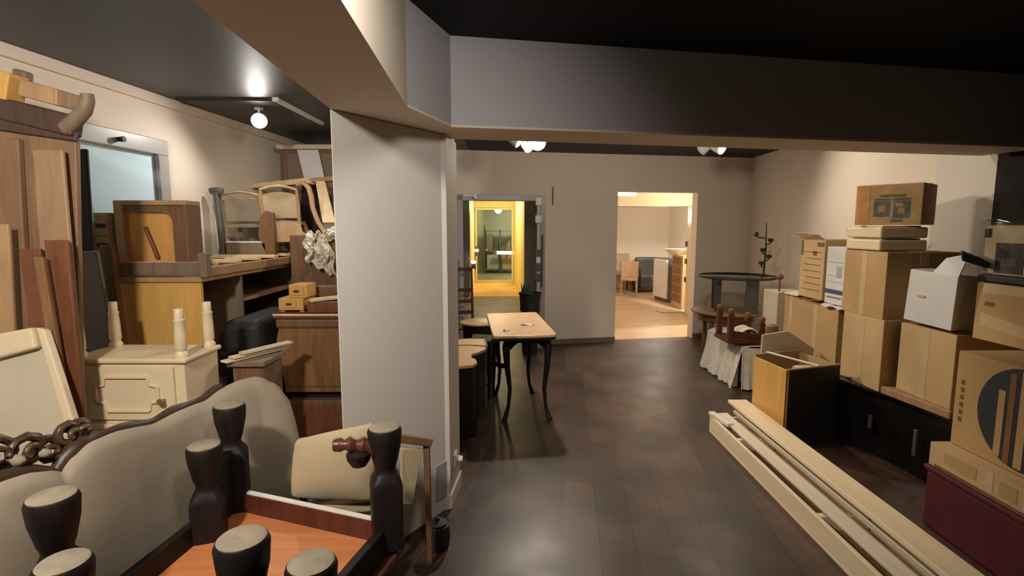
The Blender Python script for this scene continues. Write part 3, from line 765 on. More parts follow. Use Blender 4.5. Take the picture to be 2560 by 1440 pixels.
# low pieces between nightstand and dresser
lt = thing('low_table', 'low dark table stacked with loose pale slats between the nightstand and dresser', 'table', (-1.62, 3.1, 0))
MB().box(-1.66, -1.44, 2.95, 3.24, .84, .87).build('top', M['greybrown'], lt, .004)
MB().box(-1.64, -1.46, 2.98, 3.22, .55, .838).build('apron', M['brown'], lt)
for x in (-1.64, -1.47):
    for y in (2.98, 3.21):
        MB().box(x - .02, x + .02, y - .02, y + .02, 0, .55).build('leg', M['brown'], lt)
for i, (lab, m, za, zb, dx) in enumerate((('lowest pale slat on the low table behind the nightstand', 'beige', .876, .884, 0), ('middle pale slat crossing the low table', 'pale_wood', .893, .90, .03), ('topmost greenish-pale slat on the low table', 'cream_dull', .91, .92, .07))):
    p, q = Vector((-1.66 + dx, 2.92 + dx, za + .002)), Vector((-1.46 + dx * .6, 3.26, zb))
    tag(MB().bar(p, q, .06, .012).build('slat', M[m], None, .002, loc=p), lab, 'slat', 'loose slats on the low table')
# dresser beside the column
dz = thing('dresser', 'brown walnut dresser with a moulded top close beside the column', 'dresser', (-1.42, 3.75, 0))
cx0, cx1, cy0, cy1 = -1.66, -1.13, 3.60, 4.05
MB().box(cx0 - .005, cx1 + .02, cy0 - .03, cy1, 1.015, 1.04).build('top', M['redbrown'], dz, .004)
MB().bar((cx0, cy0 - .035, 1.042), (cx1, cy0 - .035, 1.042), .012, .012).build('top_edge', M['pale_wood'], dz)
MB().box(cx0 + .0, cx1, cy0 - .015, cy1, .94, 1.015).build('cornice', M['brown'], dz, .02, seg=3)
pts = [(cx0 + .02, .94)]
for i in range(11):
    f = i / 10; pts.append((cx0 + .02 - .025 * math.sin(f * math.pi * 1.6) , .94 - .46 * f))
pts += [(cx1, .48), (cx1, .94)]
MB().ext([(x, cy0, z) for x, z in pts], (0, cy1 - cy0, 0)).build('body', M['walnut'], dz)
MB().box(cx0 + .06, cx1 - .02, cy0 - .012, cy0, .52, .91).build('drawer_front', M['walnut'], dz, .005)
MB().box(cx0 + .02, cx1, cy0 + .06, cy1, .42, .48).build('recess', M['ebony'], dz)
MB().box(cx0 + .06, cx1, cy0 - .01, cy1, .10, .42).build('lower_case', M['brown'], dz, .004)
MB().box(cx0 + .10, cx1 - .05, cy0 - .02, cy0 - .01, .16, .40).build('drawer_front', M['redbrown'], dz, .004)
for x in (cx0 + .09, cx1 - .04):
    for y in (cy0 + .03, cy1 - .04):
        MB().lathe([(.02, 0), (.03, .05), (.03, .10)], (x, y, 0), 12).build('foot', M['ebony'], dz, smooth=True)
# yellow miniature chest and red box on the dresser
yb = thing('miniature_chest', 'bright ochre miniature chest with stepped drawers on the dresser', 'chest', (-1.55, 3.8, 1.04))
MB().box(-1.68, -1.50, 3.70, 3.92, 1.053, 1.14).build('lower_case', M['honey'], yb, .004)
MB().box(-1.61, -1.48, 3.72, 3.90, 1.14, 1.235).build('upper_case', M['honey'], yb, .004)
for x, z in ((-1.60, 1.10), (-1.55, 1.19)):
    MB().box(x - .05, x + .05, 3.692 if z < 1.14 else 3.712, 3.702 if z < 1.14 else 3.722, z - .03, z + .03).build('drawer', M['honey'], yb, .002)
    y = 3.685 if z < 1.14 else 3.705
    MB().box(x - .018, x + .018, y - .004, y + .008, z - .006, z + .006).build('slot', M['black_matt'], yb)
for x in (-1.66, -1.52):
    MB().box(x - .015, x + .015, 3.72, 3.75, 1.04, 1.053).box(x - .015, x + .015, 3.87, 3.90, 1.04, 1.053).build('foot', M['honey'], yb)
tag(MB().box(-1.47, -1.15, 3.68, 3.95, 1.04, 1.115).build('red_box', M['redbrown'], None, .006, loc=(-1.3, 3.8, 1.04)), 'flat red-brown box on the dresser beside the ochre chest', 'box')
tag(MB().bar((-1.46, 3.70, 1.125), (-1.14, 3.9, 1.14), .09, .018).build('pale_board', M['pale_wood'], None, .003, loc=(-1.3, 3.8, 1.12)), 'pale board lying across the flat red-brown box', 'board')
tag(MB().box(-1.52, -1.14, 3.97, 4.04, 1.04, 1.2).build('brown_box', M['brown'], None, .02, loc=(-1.3, 4.0, 1.04)), 'brown rounded box behind the ochre chest', 'box')
bk_ = thing('trunk', 'black rounded trunk at the bookcase foot beside the dresser', 'trunk', (-1.82, 3.75, 0))
MB().box(-1.97, -1.70, 3.45, 4.15, .02, 1.02).build('body', M['black_matt'], bk_, .06, seg=4)
MB().box(-1.975, -1.695, 3.44, 4.16, .78, .81).build('band', M['ebony'], bk_, .004)

# ---------------------------------------------------------------- pile at the back left
def ring_chair(name, label, cat, o, s=1.0, M4=None, wood_m='tan_wood', fab='linen_cream', group=None):
    """small upholstered chair with curved legs; M4 places it"""
    t = thing(name, label, cat, tuple(o), 0, group)
    t.rotation_euler = M4
    T = Matrix.Translation(o)
    # parts are modelled around the origin, then shifted so the parent frame holds them
    def bl(mb, n, m, **k):
        for i in range(len(mb.v)): mb.v[i] = Vector((mb.v[i].x * s[0], mb.v[i].y * s[1], mb.v[i].z * s[2])) + Vector(o)
        return mb.build(n, m, t, **k)
    bl(MB().grid(lambda u, v: (-.22 + .44 * u, -.22 + .42 * v, .44 + .035 * math.sin(math.pi * u) * math.sin(math.pi * v)), 10, 10, .05), 'seat', M[fab], smooth=True)
    bl(MB().grid(lambda u, v: (-.2 + .4 * u, .21 + .05 * v - .04 * math.sin(math.pi * u), .52 + .38 * v * (1 - .12 * (2 * u - 1) ** 2)), 10, 8, .04), 'backrest', M[fab], smooth=True)
    for x in (-.21, .21):
        bl(MB().tube([(x, -.2, .42), (x * 1.08, -.24, .3), (x * 1.0, -.2, .14), (x * 1.12, -.25, 0)], [.028, .026, .018, .022], 8), 'leg', M[wood_m], smooth=True)
        bl(MB().tube([(x, .3, .94), (x * 1.02, .24, .7), (x, .2, .44), (x, .24, .2), (x * 1.05, .33, 0)], [.018, .02, .024, .02, .018], 8), 'leg', M[wood_m], smooth=True)
    bl(MB().tube([(-.21, .3, .93), (-.1, .3, .97), (0, .3, .985), (.1, .3, .97), (.21, .3, .93)], .02, 8), 'crest_rail', M[wood_m], smooth=True)
    return t
# dark U-shaped crib end
cz0 = bz + .062
ce = thing('crib_end', 'dark wooden crib end with two uprights standing on the bookcase', 'crib end', (-2.33, 4.55, cz0))
ca, cb_, cc = AT(550, 480, y=4.55), AT(668, 490, y=4.55), AT(550, 560, y=4.55)
MB().bar(Vector((ca.x, 4.55, cz0 + .01)), Vector((ca.x - .03, 4.55, ca.z)), .04, .06).build('upright', M['slate'], ce, .006)
MB().lathe([(.04, 0), (.055, .02), (.055, .05), (.03, .06)], (ca.x - .03, 4.55, ca.z - .02), 12, sx=1.2, sy=.6).build('finial', M['slate'], ce, smooth=True)
MB().ext([(cb_.x - .09, 4.53, cz0 + .18), (cb_.x - .07, 4.53, cz0 + .34), (cb_.x - .02, 4.53, cz0 + .40), (cb_.x + .05, 4.53, cz0 + .38), (cb_.x + .05, 4.53, cz0 + .01), (cb_.x - .03, 4.53, cz0 + .01)], (0, .05, 0)).build('upright', M['brown'], ce, .006)
MB().box(ca.x + .03, cb_.x - .03, 4.53, 4.57, cz0 + .01, cz0 + .12).build('rail', M['greybrown'], ce, .006)
MB().box(ca.x + .03, cb_.x - .06, 4.528, 4.575, cz0 + .12, cz0 + .132).build('rail_top', M['white_paint'], ce, .003)
# heap of chairs on the bookcase's far end and behind the column
heap_z = bz + .09
def hp(px, py, y): return AT(px, py, y=y)
c1 = ring_chair('upholstered_chair', 'small grey upholstered chair behind the dark crib end on the bookcase', 'chair', Vector((hp(612, 500, 4.72).x, 4.81, 1.418)), (.84, .55, .545), (0, 0, R(176)), 'tan_wood', 'linen', 'chairs heaped at the back left')
c2 = ring_chair('upholstered_chair', 'small cream upholstered chair with curved legs on the far end of the bookcase', 'chair', Vector((hp(708, 500, 4.8).x - .01, 4.83, 1.418)), (.72, .55, .60), (0, 0, R(190)), 'tan_wood', 'linen_cream', 'chairs heaped at the back left')
# heap supports: tall brown wardrobe behind
wd = thing('wardrobe', 'tall brown wardrobe in the back left corner behind the heap', 'wardrobe', (-2.0, 5.6, 0))
wx0, wx1, wy = hp(706, 375, 5.62).x, -1.25, 5.62
wzt = hp(700, 362, 5.62).z
MB().box(wx0, wx1, wy, wy + .45, 0, wzt - .05).build('body', M['brown'], wd, .006)
MB().box(wx0 - .05, wx1 + .05, wy - .04, wy + .45, wzt - .05, wzt).build('cornice', M['cream_dull'], wd, .01)
MB().box(wx0 + .05, (wx0 + wx1) / 2 - .01, wy - .015, wy, .2, wzt - .09).build('door', M['greybrown'], wd, .006)
MB().box((wx0 + wx1) / 2 + .01, wx1 - .05, wy - .015, wy, .2, wzt - .09).build('door', M['brown'], wd, .006)
def pix_board(name, label, cat, m, pts, y, th, bevel=.004):
    P = [hp(a, b, yy) for (a, b), yy in zip(pts, y if isinstance(y, (list, tuple)) else [y] * 4)]
    return tag(MB().slab(*P, th).build(name, M[m], None, bevel, loc=sum(P, Vector()) / 4), label, cat)
pix_board('white_board', 'greyish-white slanted panel leaning high against the back left wardrobe', 'panel', 'paper', [(793, 582), (842, 582), (795, 374), (742, 374)], [5.40, 5.40, 5.56, 5.56], .02)
pix_board('long_plank', 'long pale yellow plank lying across the top of the back left heap', 'plank', 'pale_wood', [(628, 470), (772, 458), (768, 444), (630, 459)], [5.3, 5.0, 5.0, 5.3], .08)
pix_board('short_plank', 'pinkish-tan plank end meeting the long pale plank by the column', 'plank', 'tan_wood', [(768, 456), (850, 450), (850, 438), (768, 446)], [5.05, 4.9, 4.9, 5.05], .08)
pix_board('cream_plank', 'broad cream plank leaning down beside the column under the planks', 'plank', 'pale_wood', [(806, 556), (838, 556), (812, 452), (788, 452)], [4.7, 4.7, 4.95, 4.95], .03)
pix_board('dark_board', 'dark brown board standing behind the cream plank in the heap', 'board', 'ebony', [(745, 605), (800, 605), (792, 456), (755, 456)], [5.2, 5.2, 5.3, 5.3], .03)
pix_board('ply_sheet', 'pinkish plywood sheet standing on the bookcase under the tipped chair', 'board', 'tan_wood', [(680, 606), (765, 604), (750, 560), (684, 556)], [4.60, 4.60, 4.62, 4.62], .02)
w_ = [hp(772, 470, 4.75), hp(778, 490, 4.72), hp(782, 520, 4.70), hp(795, 555, 4.66), hp(812, 582, 4.62)]
tag(MB().tube([hp(742, 462, 4.8), hp(760, 458, 4.78)] + w_, [.018, .022, .024, .024, .022, .022, .02], 10).build('bentwood_arm', M['tan_wood'], None, smooth=True, loc=w_[2]), 'curved bentwood arm sweeping down through the heap beside the column', 'chair arm')
# crocheted white cloth hanging over the corner of the heap
def lace_fn(u, v):
    px = 758 + 62 * u + 26 * v * (.35 + .65 * u) + 5 * math.sin(v * 11 + u * 3)
    py = 580 + 112 * v * (.62 + .45 * u) + 5 * math.sin(u * 21)
    n = mnoise.noise(Vector((u * 6, v * 5, 1.3))) * .05 + mnoise.noise(Vector((u * 17, v * 15, 4.1))) * .03
    return AT(px, py, y=4.40 + .02 * math.sin(u * 13 + v * 5) + n)
tag(MB().grid(lace_fn, 60, 44, .005).build('lace_cloth', M['lace'], None, smooth=True, loc=AT(795, 600, y=4.4)), 'crumpled ivory lace cloth hanging from the heap beside the column', 'cloth')
tag(MB().grid(lambda u, v: AT(818 + 26 * u, 572 + 26 * v + 4 * math.sin(u * 8), y=4.42 + .03 * math.sin(v * 9)), 8, 8, .02).build('white_bundle', M['lace'], None, smooth=True, loc=AT(830, 585, y=4.42)), 'small white folded bundle wedged between the lace cloth and the column', 'cloth')
tag(MB().box(-1.92, -1.15, 4.50, 5.52, 0, 1.58).build('packing_crate', M['brown'], None, .01, loc=(-1.5, 4.9, 0)), 'brown crate holding up the heap behind the dresser', 'crate')
# ---------------------------------------------------------------- small tables beyond the column
def cabriole(mb, x, y, zt, ox, oy):
    mb.tube([(x, y, zt), (x + ox * .02, y + oy * .02, zt - .10), (x + ox * .012, y + oy * .012, zt - .26), (x - ox * .012, y - oy * .012, zt - .48), (x + ox * .0, y, zt - .62), (x + ox * .03, y + oy * .03, .012), (x + ox * .045, y + oy * .045, 0)],
            [.030, .034, .026, .018, .015, .022, .02], 10)
    return mb
tt = thing('side_table', 'small table with a peach wood top and dark curved legs beyond the column', 'table', (.05, 4.65, 0))
P4 = [(-.26, 5.19), (.25, 5.29), (.37, 4.16), (-.15, 4.08)]
def rounded(ps, r=.05, n=4):
    out = []
    m = len(ps)
    for i in range(m):
        p = Vector(ps[i]); a = (Vector(ps[i - 1]) - p).normalized(); b = (Vector(ps[(i + 1) % m]) - p).normalized()
        for k in range(n + 1):
            f = k / n
            q = (p + a * r) * (1 - f) ** 2 + p * 2 * f * (1 - f) + (p + b * r) * f * f
            out.append(tuple(q))
    return out
MB().prism(rounded(P4), .757, .78).build('tabletop', M['peach'], tt, .006)
MB().prism(rounded(quadring(P4, .99)), .735, .757).build('top_edge', M['ebony'], tt, .006)
LG = [(-.13, 4.95), (.17, 5.0), (.29, 4.36), (-.03, 4.33)]
for i in range(4):
    a, b = Vector((*LG[i], .675)), Vector((*LG[(i + 1) % 4], .675))
    n_ = 12; lo = []; hi = []
    for k in range(n_ + 1):
        f = k / n_; p = a.lerp(b, f)
        lo.append(Vector((p.x, p.y, .675 - .055 + .05 * math.sin(math.pi * f) - .018 * math.cos(2 * math.pi * f * 2)))); hi.append(Vector((p.x, p.y, .737)))
    ax = MB(); nn = Vector((-(b - a).y, (b - a).x, 0)).normalized() * .02
    for k in range(n_): ax.ext([lo[k], lo[k + 1], hi[k + 1], hi[k]], nn)
    ax.build('apron', M['ebony'], tt)
for (x, y) in LG:
    cabriole(MB(), x, y, .74, 1 if x > .1 else -1, 1 if y > 4.6 else -1).build('leg', M['ebony'], tt, smooth=True)
for (px, py), lab in (((1265, 826), 'small white paper scrap at the left of the peach tabletop'), ((1318, 812), 'crumpled pale paper strip in the middle of the peach tabletop')):
    p = AT(px, py, z=.781)
    tag(MB().grid(lambda u, v: (p.x + .05 * (u - .5) * (1 if px < 1300 else 2.4), p.y + .05 * (v - .5), .785 + .006 * math.sin(u * 7 + v * 5)), 6, 5, .003).build('paper_scrap', M['paper'], None, smooth=True, loc=p), lab, 'paper')
# kidney-shaped desk
ds = thing('kidney_desk', 'dark desk with a wavy pinkish top just right of the column', 'desk', (-.5, 4.3, 0))
ZD = .62
op = [AT(*q, z=ZD).to_2d() for q in ((1120, 850), (1170, 846), (1214, 847), (1220, 862), (1216, 872), (1196, 880), (1180, 884), (1177, 892), (1190, 898), (1193, 906), (1182, 912), (1150, 915), (1120, 915))]
op = [tuple(q) for q in op] + [(-.80, 3.95), (-.80, 4.75)]
MB().prism(op, ZD - .025, ZD).build('top', M['peach'], ds, .005)
ip = quadring if False else None
c_ = Vector((sum(p[0] for p in op) / len(op), sum(p[1] for p in op) / len(op)))
MB().prism([tuple(c_ + (Vector(p) - c_) * .94) for p in op], .06, ZD - .025).build('body', M['ebony'], ds, .004)
for q in ((-.70, 4.1), (-.38, 4.05), (-.30, 4.6), (-.72, 4.65)):
    MB().lathe([(.018, 0), (.025, .06)], (q[0], q[1], 0), 10).build('foot', M['ebony'], ds, smooth=True)
arc = [AT(1125 + k * 8, 866 - 3 * math.sin(math.pi * (k / 11)), z=ZD + .001) for k in range(12)]
MB().tube(arc, .006, 6).build('inlay', M['brown'], ds)
pk = thing('pedestal_box', 'pale brass-tipped drawer pulls on a low dark box under the wavy desk', 'box', (-.40, 3.72, 0))
MB().box(-.62, -.40, 3.62, 3.80, 0, .22).build('body', M['ebony'], pk, .006)
for z in (.06, .17):
    MB().tube([(-.43, 3.62, z), (-.43, 3.585, z), (-.40, 3.57, z)], [.008, .010, .02], 10).build('pull', M['pad'], pk, smooth=True)
# dark spindle chair between desk and table
sc_ = thing('spindle_chair', 'dark wooden chair with spindles between the wavy desk and the peach table', 'chair', (-.23, 5.0, 0), 0)
MB().prism(rounded([(-.40, 4.86), (-.20, 4.80), (-.16, 5.12), (-.40, 5.18)], .06), .52, .575).build('seat', M['ebony'], sc_, .008)
for q in ((-.38, 4.88), (-.21, 4.84), (-.18, 5.09), (-.38, 5.14)):
    MB().tube([(q[0], q[1], .53), (q[0], q[1], .3), (q[0] - .01, q[1], 0)], [.018, .022, .015], 8).build('leg', M['ebony'], sc_, smooth=True)
MB().bar((-.38, 4.88, .30), (-.21, 4.84, .30), .02, .06).build('stretcher', M['ebony'], sc_)
MB().bar((-.38, 4.88, .14), (-.21, 4.84, .14), .02, .03).build('stretcher', M['ebony'], sc_)
for f in (.33, .66):
    MB().tube([(-.38 + .17 * f, 4.88 - .04 * f, .53), (-.38 + .17 * f, 4.88 - .04 * f, .14)], .010, 8).build('spindle', M['ebony'], sc_)
MB().bar((-.19, 4.84, .36), (-.03, 4.80, .33), .03, .045).build('arm', M['ebony'], sc_, .006)
# round stool-table
rs = thing('round_table', 'small round drum table with a pale top behind the peach table', 'table', (-.37, 5.75, 0))
MB().lathe([(.20, .575), (.215, .58), (.215, .595), (.20, .6)], (-.37, 5.75, 0), 28).build('top', M['peach'], rs, smooth=True)
MB().lathe([(.16, 0), (.17, .05), (.165, .3), (.19, .575)], (-.37, 5.75, 0), 24).build('drum', M['ebony'], rs, smooth=True)
# stacked dark chairs by the left doorway
def ladder_chair(name, label, o, rz, m='mahogany', h=1.0, group=None):
    t = thing(name, label, 'chair', o, rz, group)
    z0 = o[2]
    def b(mb, n, mm, **k):
        for i in range(len(mb.v)): mb.v[i] = mb.v[i] + Vector(o)
        return mb.build(n, M[mm], t, **k)
    b(MB().box(-.19, .19, -.19, .19, .43, .46), 'seat', m, bevel=.008)
    for x in (-.17, .17):
        b(MB().tube([(x, -.17, .43), (x, -.17, 0)], [.018, .013], 8), 'leg', m, smooth=True)
        b(MB().tube([(x, .17, 0), (x, .17, .44), (x, .21, h)], [.014, .018, .014], 8), 'leg', m, smooth=True)
    for z in (.58, .72, .86, h - .03):
        b(MB().bar((-.17, .18 + (z - .44) * .06, z), (.17, .18 + (z - .44) * .06, z), .014, .05), 'slat', m, bevel=.003)
    b(MB().bar((-.17, -.17, .2), (.17, -.17, .2), .015, .02), 'stretcher', m)
    return t
ladder_chair('ladder_back_chair', 'dark red ladder-back chair half hidden behind the column by the left doorway', (-.60, 6.28, 0), R(20), 'mahogany', 1.15)
sp_ = hp(1136, 640, 6.5)
tag(MB().bar((sp_.x - .02, 6.5, 0), (sp_.x - .03, 6.55, sp_.z), .035, .03).build('leaning_post', M['greybrown'], None, .004, loc=(sp_.x, 6.5, 0)), 'thin brown post leaning beside the left doorway behind the chairs', 'post')
# planter and slim stand at the right jamb of the left doorway
pb_ = hp(1325, 775, 6.72)
pl = thing('planter', 'dark ribbed tub planter standing at the right jamb of the left doorway', 'planter', (pb_.x, 6.72, 0))
MB().lathe([(.10, 0), (.115, .25), (.118, .55), (.133, .57), (.128, .60), (.135, .72), (.14, .775), (.15, .78), (.15, .80), (.13, .80), (.12, .74)], (pb_.x, 6.72, 0), 24).build('tub', M['black_matt'], pl, smooth=True)
pg = MB()
for i in range(14):
    a = i * 2.4; r = .02 + .05 * ((i * 37) % 10) / 10
    pg.ext([(pb_.x - .03 + r * math.cos(a) - .02, 6.72 + r * math.sin(a), .76), (pb_.x - .03 + r * math.cos(a) + .02, 6.72 + r * math.sin(a), .76), (pb_.x - .03 + r * math.cos(a) * 1.5, 6.72 + r * math.sin(a) * 1.5, .90 + .02 * (i % 3))], (.003, .004, 0))
pgo = pg.build('foliage', M['green'], pl); pgo['kind'] = 'stuff'
sx_ = hp(1346, 600, 6.95).x
sd = thing('coat_stand', 'tall slim pale stand with dark clips beside the left doorway jamb', 'stand', (sx_, 6.95, 0))
MB().box(sx_ - .022, sx_ + .022, 6.93, 6.97, .02, 2.0).build('pole', M['cream_dull'], sd, .006)
MB().box(sx_ - .07, sx_ + .07, 6.88, 7.02, 0, .02).build('base', M['slate'], sd, .004)
for z, wd, m in ((1.98, .04, 'steel'), (1.75, .045, 'steel'), (1.30, .05, 'slate'), (1.12, .055, 'slate'), (.98, .05, 'slate'), (1.22, .03, 'steel')):
    MB().box(sx_ - wd, sx_ + wd * .8, 6.90, 6.93, z - .05, z + .05).build('clip', M[m], sd, .006)
MB().tube([(sx_ + .045, 6.90, .85), (sx_ + .05, 6.90, 1.55)], .014, 8).build('dark_rod', M['slate'], sd)
ex = hp(1176, 490, 6.9)
dc = thing('door_closer', 'pale door closer fixed on the lintel of the left doorway', 'door closer', (ex.x, 6.9, ex.z))
MB().box(ex.x - .10, ex.x + .04, BW(ex.x) - .06, BW(ex.x) - .021, ex.z - .01, ex.z + .03).build('arm', M['white_paint'], dc, .004)
MB().box(ex.x + .04, ex.x + .085, BW(ex.x) - .07, BW(ex.x) - .021, ex.z - .035, ex.z + .045).build('body', M['steel'], dc, .006)
def on_back(px, py, wd, ht, name, label, cat, m, th=.012):
    for _ in range(1):
        x = .0
        p = AT(px, py, y=7.2)
        for _k in range(6): p = AT(px, py, y=BW(p.x))
    return tag(MB().prism([(p.x - wd / 2, BW(p.x - wd / 2)), (p.x + wd / 2, BW(p.x + wd / 2)), (p.x + wd / 2, BW(p.x + wd / 2) - th), (p.x - wd / 2, BW(p.x - wd / 2) - th)], p.z - ht / 2, p.z + ht / 2).build(name, M[m], None, .003, loc=p), label, cat)
on_back(1378, 658, .085, .085, 'light_switch', 'white light switch on the back wall right of the left doorway', 'switch', 'white_paint')
on_back(1382, 490, .02, .24, 'wall_bracket', 'thin dark strip high on the back wall right of the left doorway', 'bracket', 'greybrown')

# far rooms' contents
sh = thing('shelf_unit', 'metal shelf rack with boxes in the room behind the yellow doorway', 'shelf rack', (-.35, 18.6, 0))
s0, s1 = hp(1212, 660, 18.6).x, hp(1288, 660, 18.6).x
for x in (s0, (s0 + s1) / 2, s1):
    MB().box(x - .025, x + .025, 18.5, 18.55, 0, 1.72 if x == s0 else 1.55).box(x - .025, x + .025, 18.95, 19.0, 0, 1.55).build('upright', M['slate'], sh)
for z in (.12, .78, 1.48):
    MB().box(s0, s1, 18.5, 19.0, z, z + .04).build('shelf', M['greybrown'], sh)
for x0, x1, z0, h, m, lab in ((s0 + .05, s0 + .28, .82, .55, 'greybrown', 'grey-brown box on the middle shelf of the far rack'), (s0 + .40, s0 + .55, .82, .45, 'slate', 'narrow dark box on the middle shelf of the far rack'), (s0 + .62, s1 - .05, .16, .55, 'card', 'cardboard box on the bottom shelf of the far rack'), (s0 + .08, s0 + .5, .16, .5, 'far_wall', 'olive box on the bottom left of the far rack')):
    tag(MB().box(x0, x1, 18.55, 18.9, z0, z0 + h).build('storage_box', M[m], None, .01, loc=(x0, 18.6, z0)), lab, 'box', 'boxes on the far rack')
gp_ = thing('glass_door', 'clear glass door pane at the far end of the yellow doorway', 'door', (-.5, VY - .06, 0))
gx0, gx1 = -1.09, .04
MB().box(gx0 + .05, gx1 - .05, VY - .065, VY - .055, .06, 2.15).build('pane', M['pane'], gp_)
gf = MB().box(gx0, gx0 + .05, VY - .08, VY - .04, 0, 2.2).box(gx1 - .05, gx1, VY - .08, VY - .04, 0, 2.2).box(gx0 + .05, gx1 - .05, VY - .08, VY - .04, 2.15, 2.2).box(gx0 + .05, gx1 - .05, VY - .08, VY - .04, 0, .06)
gf.build('frame', M['yellow_wall'], gp_)
lq = [hp(1250, 632, 18.3), hp(1271, 632, 18.3), hp(1288, 632, 18.3)]
ll = thing('lamp_reflections', 'three glowing blocks added for lamp reflections behind the yellow doorway', 'lamp', lq[1])
for q in lq: MB().box(q.x - .10, q.x + .10, 18.28, 18.32, q.z - .05, q.z + .05).build('bulb', M['tube_glow'], ll, .01)  # glowing blocks standing in for lamp reflections in the glass
MB().box(lq[0].x - .12, lq[2].x + .12, 18.32, 18.36, lq[0].z - .06, lq[0].z + .06).build('bar', M['steel'], ll)
MB().box(lq[1].x - .02, lq[1].x + .02, 18.36, 18.50, lq[0].z - .04, lq[0].z + .04).build('bracket', M['slate'], ll)
for (px, py), yy, lab in (((1192, 626), 15.2, 'small bright wall lamp inside the yellow doorway, upper of two'), ((1184, 655), 12.32, 'small bright lamp on the left jamb of the yellow doorway, lower of two')):
    q = hp(px, py, yy)
    wl = thing('wall_lamp', lab, 'lamp', q)
    MB().box(q.x - .06, q.x + .06, yy - .02, yy + .02, q.z - .02, q.z + .12 if py < 640 else q.z + .02).box(q.x - .06, q.x + .05, yy - .02, yy + .02, q.z - .16, q.z - .02).build('back_plate', M['slate'], wl, .005)
    MB().lathe([(.01, -.04), (.06, -.02), (.06, .02), (.01, .04)], q - Vector((0, .03, 0)), 14).build('bulb', M['tube_glow'], wl, smooth=True)

# showroom furniture behind the right opening
def simple_chair(label, o, rz, m, seat, group=None, s=1):
    t = thing('dining_chair', label, 'chair', o, rz, group)
    def b(mb, n, mm, **k):
        for i in range(len(mb.v)): mb.v[i] = mb.v[i] * s + Vector(o)
        return mb.build(n, M[mm], t, **k)
    b(MB().box(-.24, .24, -.24, .24, .42, .50), 'seat', seat, bevel=.02)
    for x in (-.21, .21):
        b(MB().bar((x, -.21, 0), (x, -.21, .42), .04, .04), 'leg', m)
        b(MB().bar((x, .21, 0), (x, .21, .42), .04, .04), 'leg', m)
    b(MB().grid(lambda u, v: (-.24 + .48 * u, .22 + .06 * v + .05 * (2 * u - 1) ** 2 * -1, .50 + .45 * v), 8, 6, .05), 'backrest', seat, smooth=True)
    return t
q = AT(1566, 722, z=0.02)
simple_chair('tan wooden chair nearest the left edge of the right opening in the bright room', (hp(1572, 730, 12.6).x, 12.6, 0), R(-15), 'tan_wood', 'tan_wood', s=.85)
simple_chair('pale upholstered chair at the back of the bright room behind the tan one', (hp(1552, 720, 13.5).x, 13.5, 0), R(0), 'brown', 'linen_cream')
bn = thing('armchair', 'dark armchair in the bright room between the tan chair and the white cabinet', 'armchair', (hp(1622, 730, 13.3).x, 13.3, 0))
bx_ = bn.location.x
MB().box(bx_ - .30, bx_ + .34, 13.0, 13.6, .12, .45).build('seat', M['slate'], bn, .05, seg=3)
MB().box(bx_ - .30, bx_ + .34, 13.55, 13.75, .12, .86).build('backrest', M['slate'], bn, .06, seg=3)
for x in (bx_ - .36, bx_ + .40): MB().box(x - .07, x + .07, 13.0, 13.7, .12, .62).build('armrest', M['black_matt'], bn, .04, seg=3)
for x in (bx_ - .3, bx_ + .34):
    for y in (13.05, 13.65): MB().box(x - .03, x + .03, y - .03, y + .03, 0, .12).build('leg', M['black_matt'], bn)
wc = thing('white_cabinet', 'tall white-fronted cabinet with a dark side in the bright room', 'cabinet', (hp(1648, 735, 11.6).x, 11.6, 0))
a, b = hp(1632, 730, 11.9), hp(1664, 738, 11.3)
MB().slab(Vector((a.x, 11.9, .08)), Vector((b.x, 11.3, .08)), Vector((b.x, 11.3, .93)), Vector((a.x, 11.9, .93)), .04).build('door', M['steel'], wc, .006)
MB().prism([(a.x + .05, 11.92), (b.x + .04, 11.32), (b.x + .26, 11.42), (a.x + .3, 12.02)], 0, .95).build('body', M['slate'], wc, .004)
bd = thing('tall_chest', 'tall tan chest of drawers beside the white cabinet in the bright room', 'chest of drawers', (hp(1682, 740, 10.8).x, 10.8, 0))
a, b = hp(1678, 735, 10.9), hp(1704, 745, 10.3)
MB().prism([(a.x, 10.9), (b.x, 10.3), (b.x + .35, 10.4), (a.x + .4, 11.0)], 0, 1.08).build('body', M['card_light'], bd, .006)
dv = (Vector((b.x, 10.3, 0)) - Vector((a.x, 10.9, 0))); nv = Vector((dv.y, -dv.x, 0)).normalized(); nv = -nv if nv.x > 0 else nv
for k in range(5):
    z = .12 + .19 * k; p = Vector((a.x, 10.9, z)) + dv * .08; q = p + dv * .84
    MB().ext([p, q, q + Vector((0, 0, .165)), p + Vector((0, 0, .165))], nv * .015).build('drawer', M['walnut'], bd, .003)
    mq = (p + q) / 2 + Vector((0, 0, .08)) + nv * .015
    MB().box(mq.x - .015, mq.x + .015, mq.y - .015, mq.y + .015, mq.z - .012, mq.z + .012).build('knob', M['brown'], bd)
bl_ = thing('basin', 'white shallow basin on top of the tall chest in the bright room', 'basin', (b.x + .05, 10.7, 1.08))
MB().lathe([(.10, 0), (.16, .04), (.26, .12), (.25, .125), (.15, .06), (.02, .03)], (b.x - .02, 10.68, 1.08), 22, sy=.7).build('bowl', M['white_paint'], bl_, smooth=True)
dp = thing('leaning_door', 'cream door leaf standing along the right side of the right opening', 'door', (hp(1722, 745, 9.2).x, 9.2, 0))
a, b = hp(1712, 745, 9.9), hp(1738, 760, 8.8)
MB().slab(Vector((a.x, 9.9, .01)), Vector((b.x, 8.8, .01)), Vector((b.x, 8.8, 2.05)), Vector((a.x, 9.9, 2.05)), .04).build('leaf', M['cream'], dp, .004)
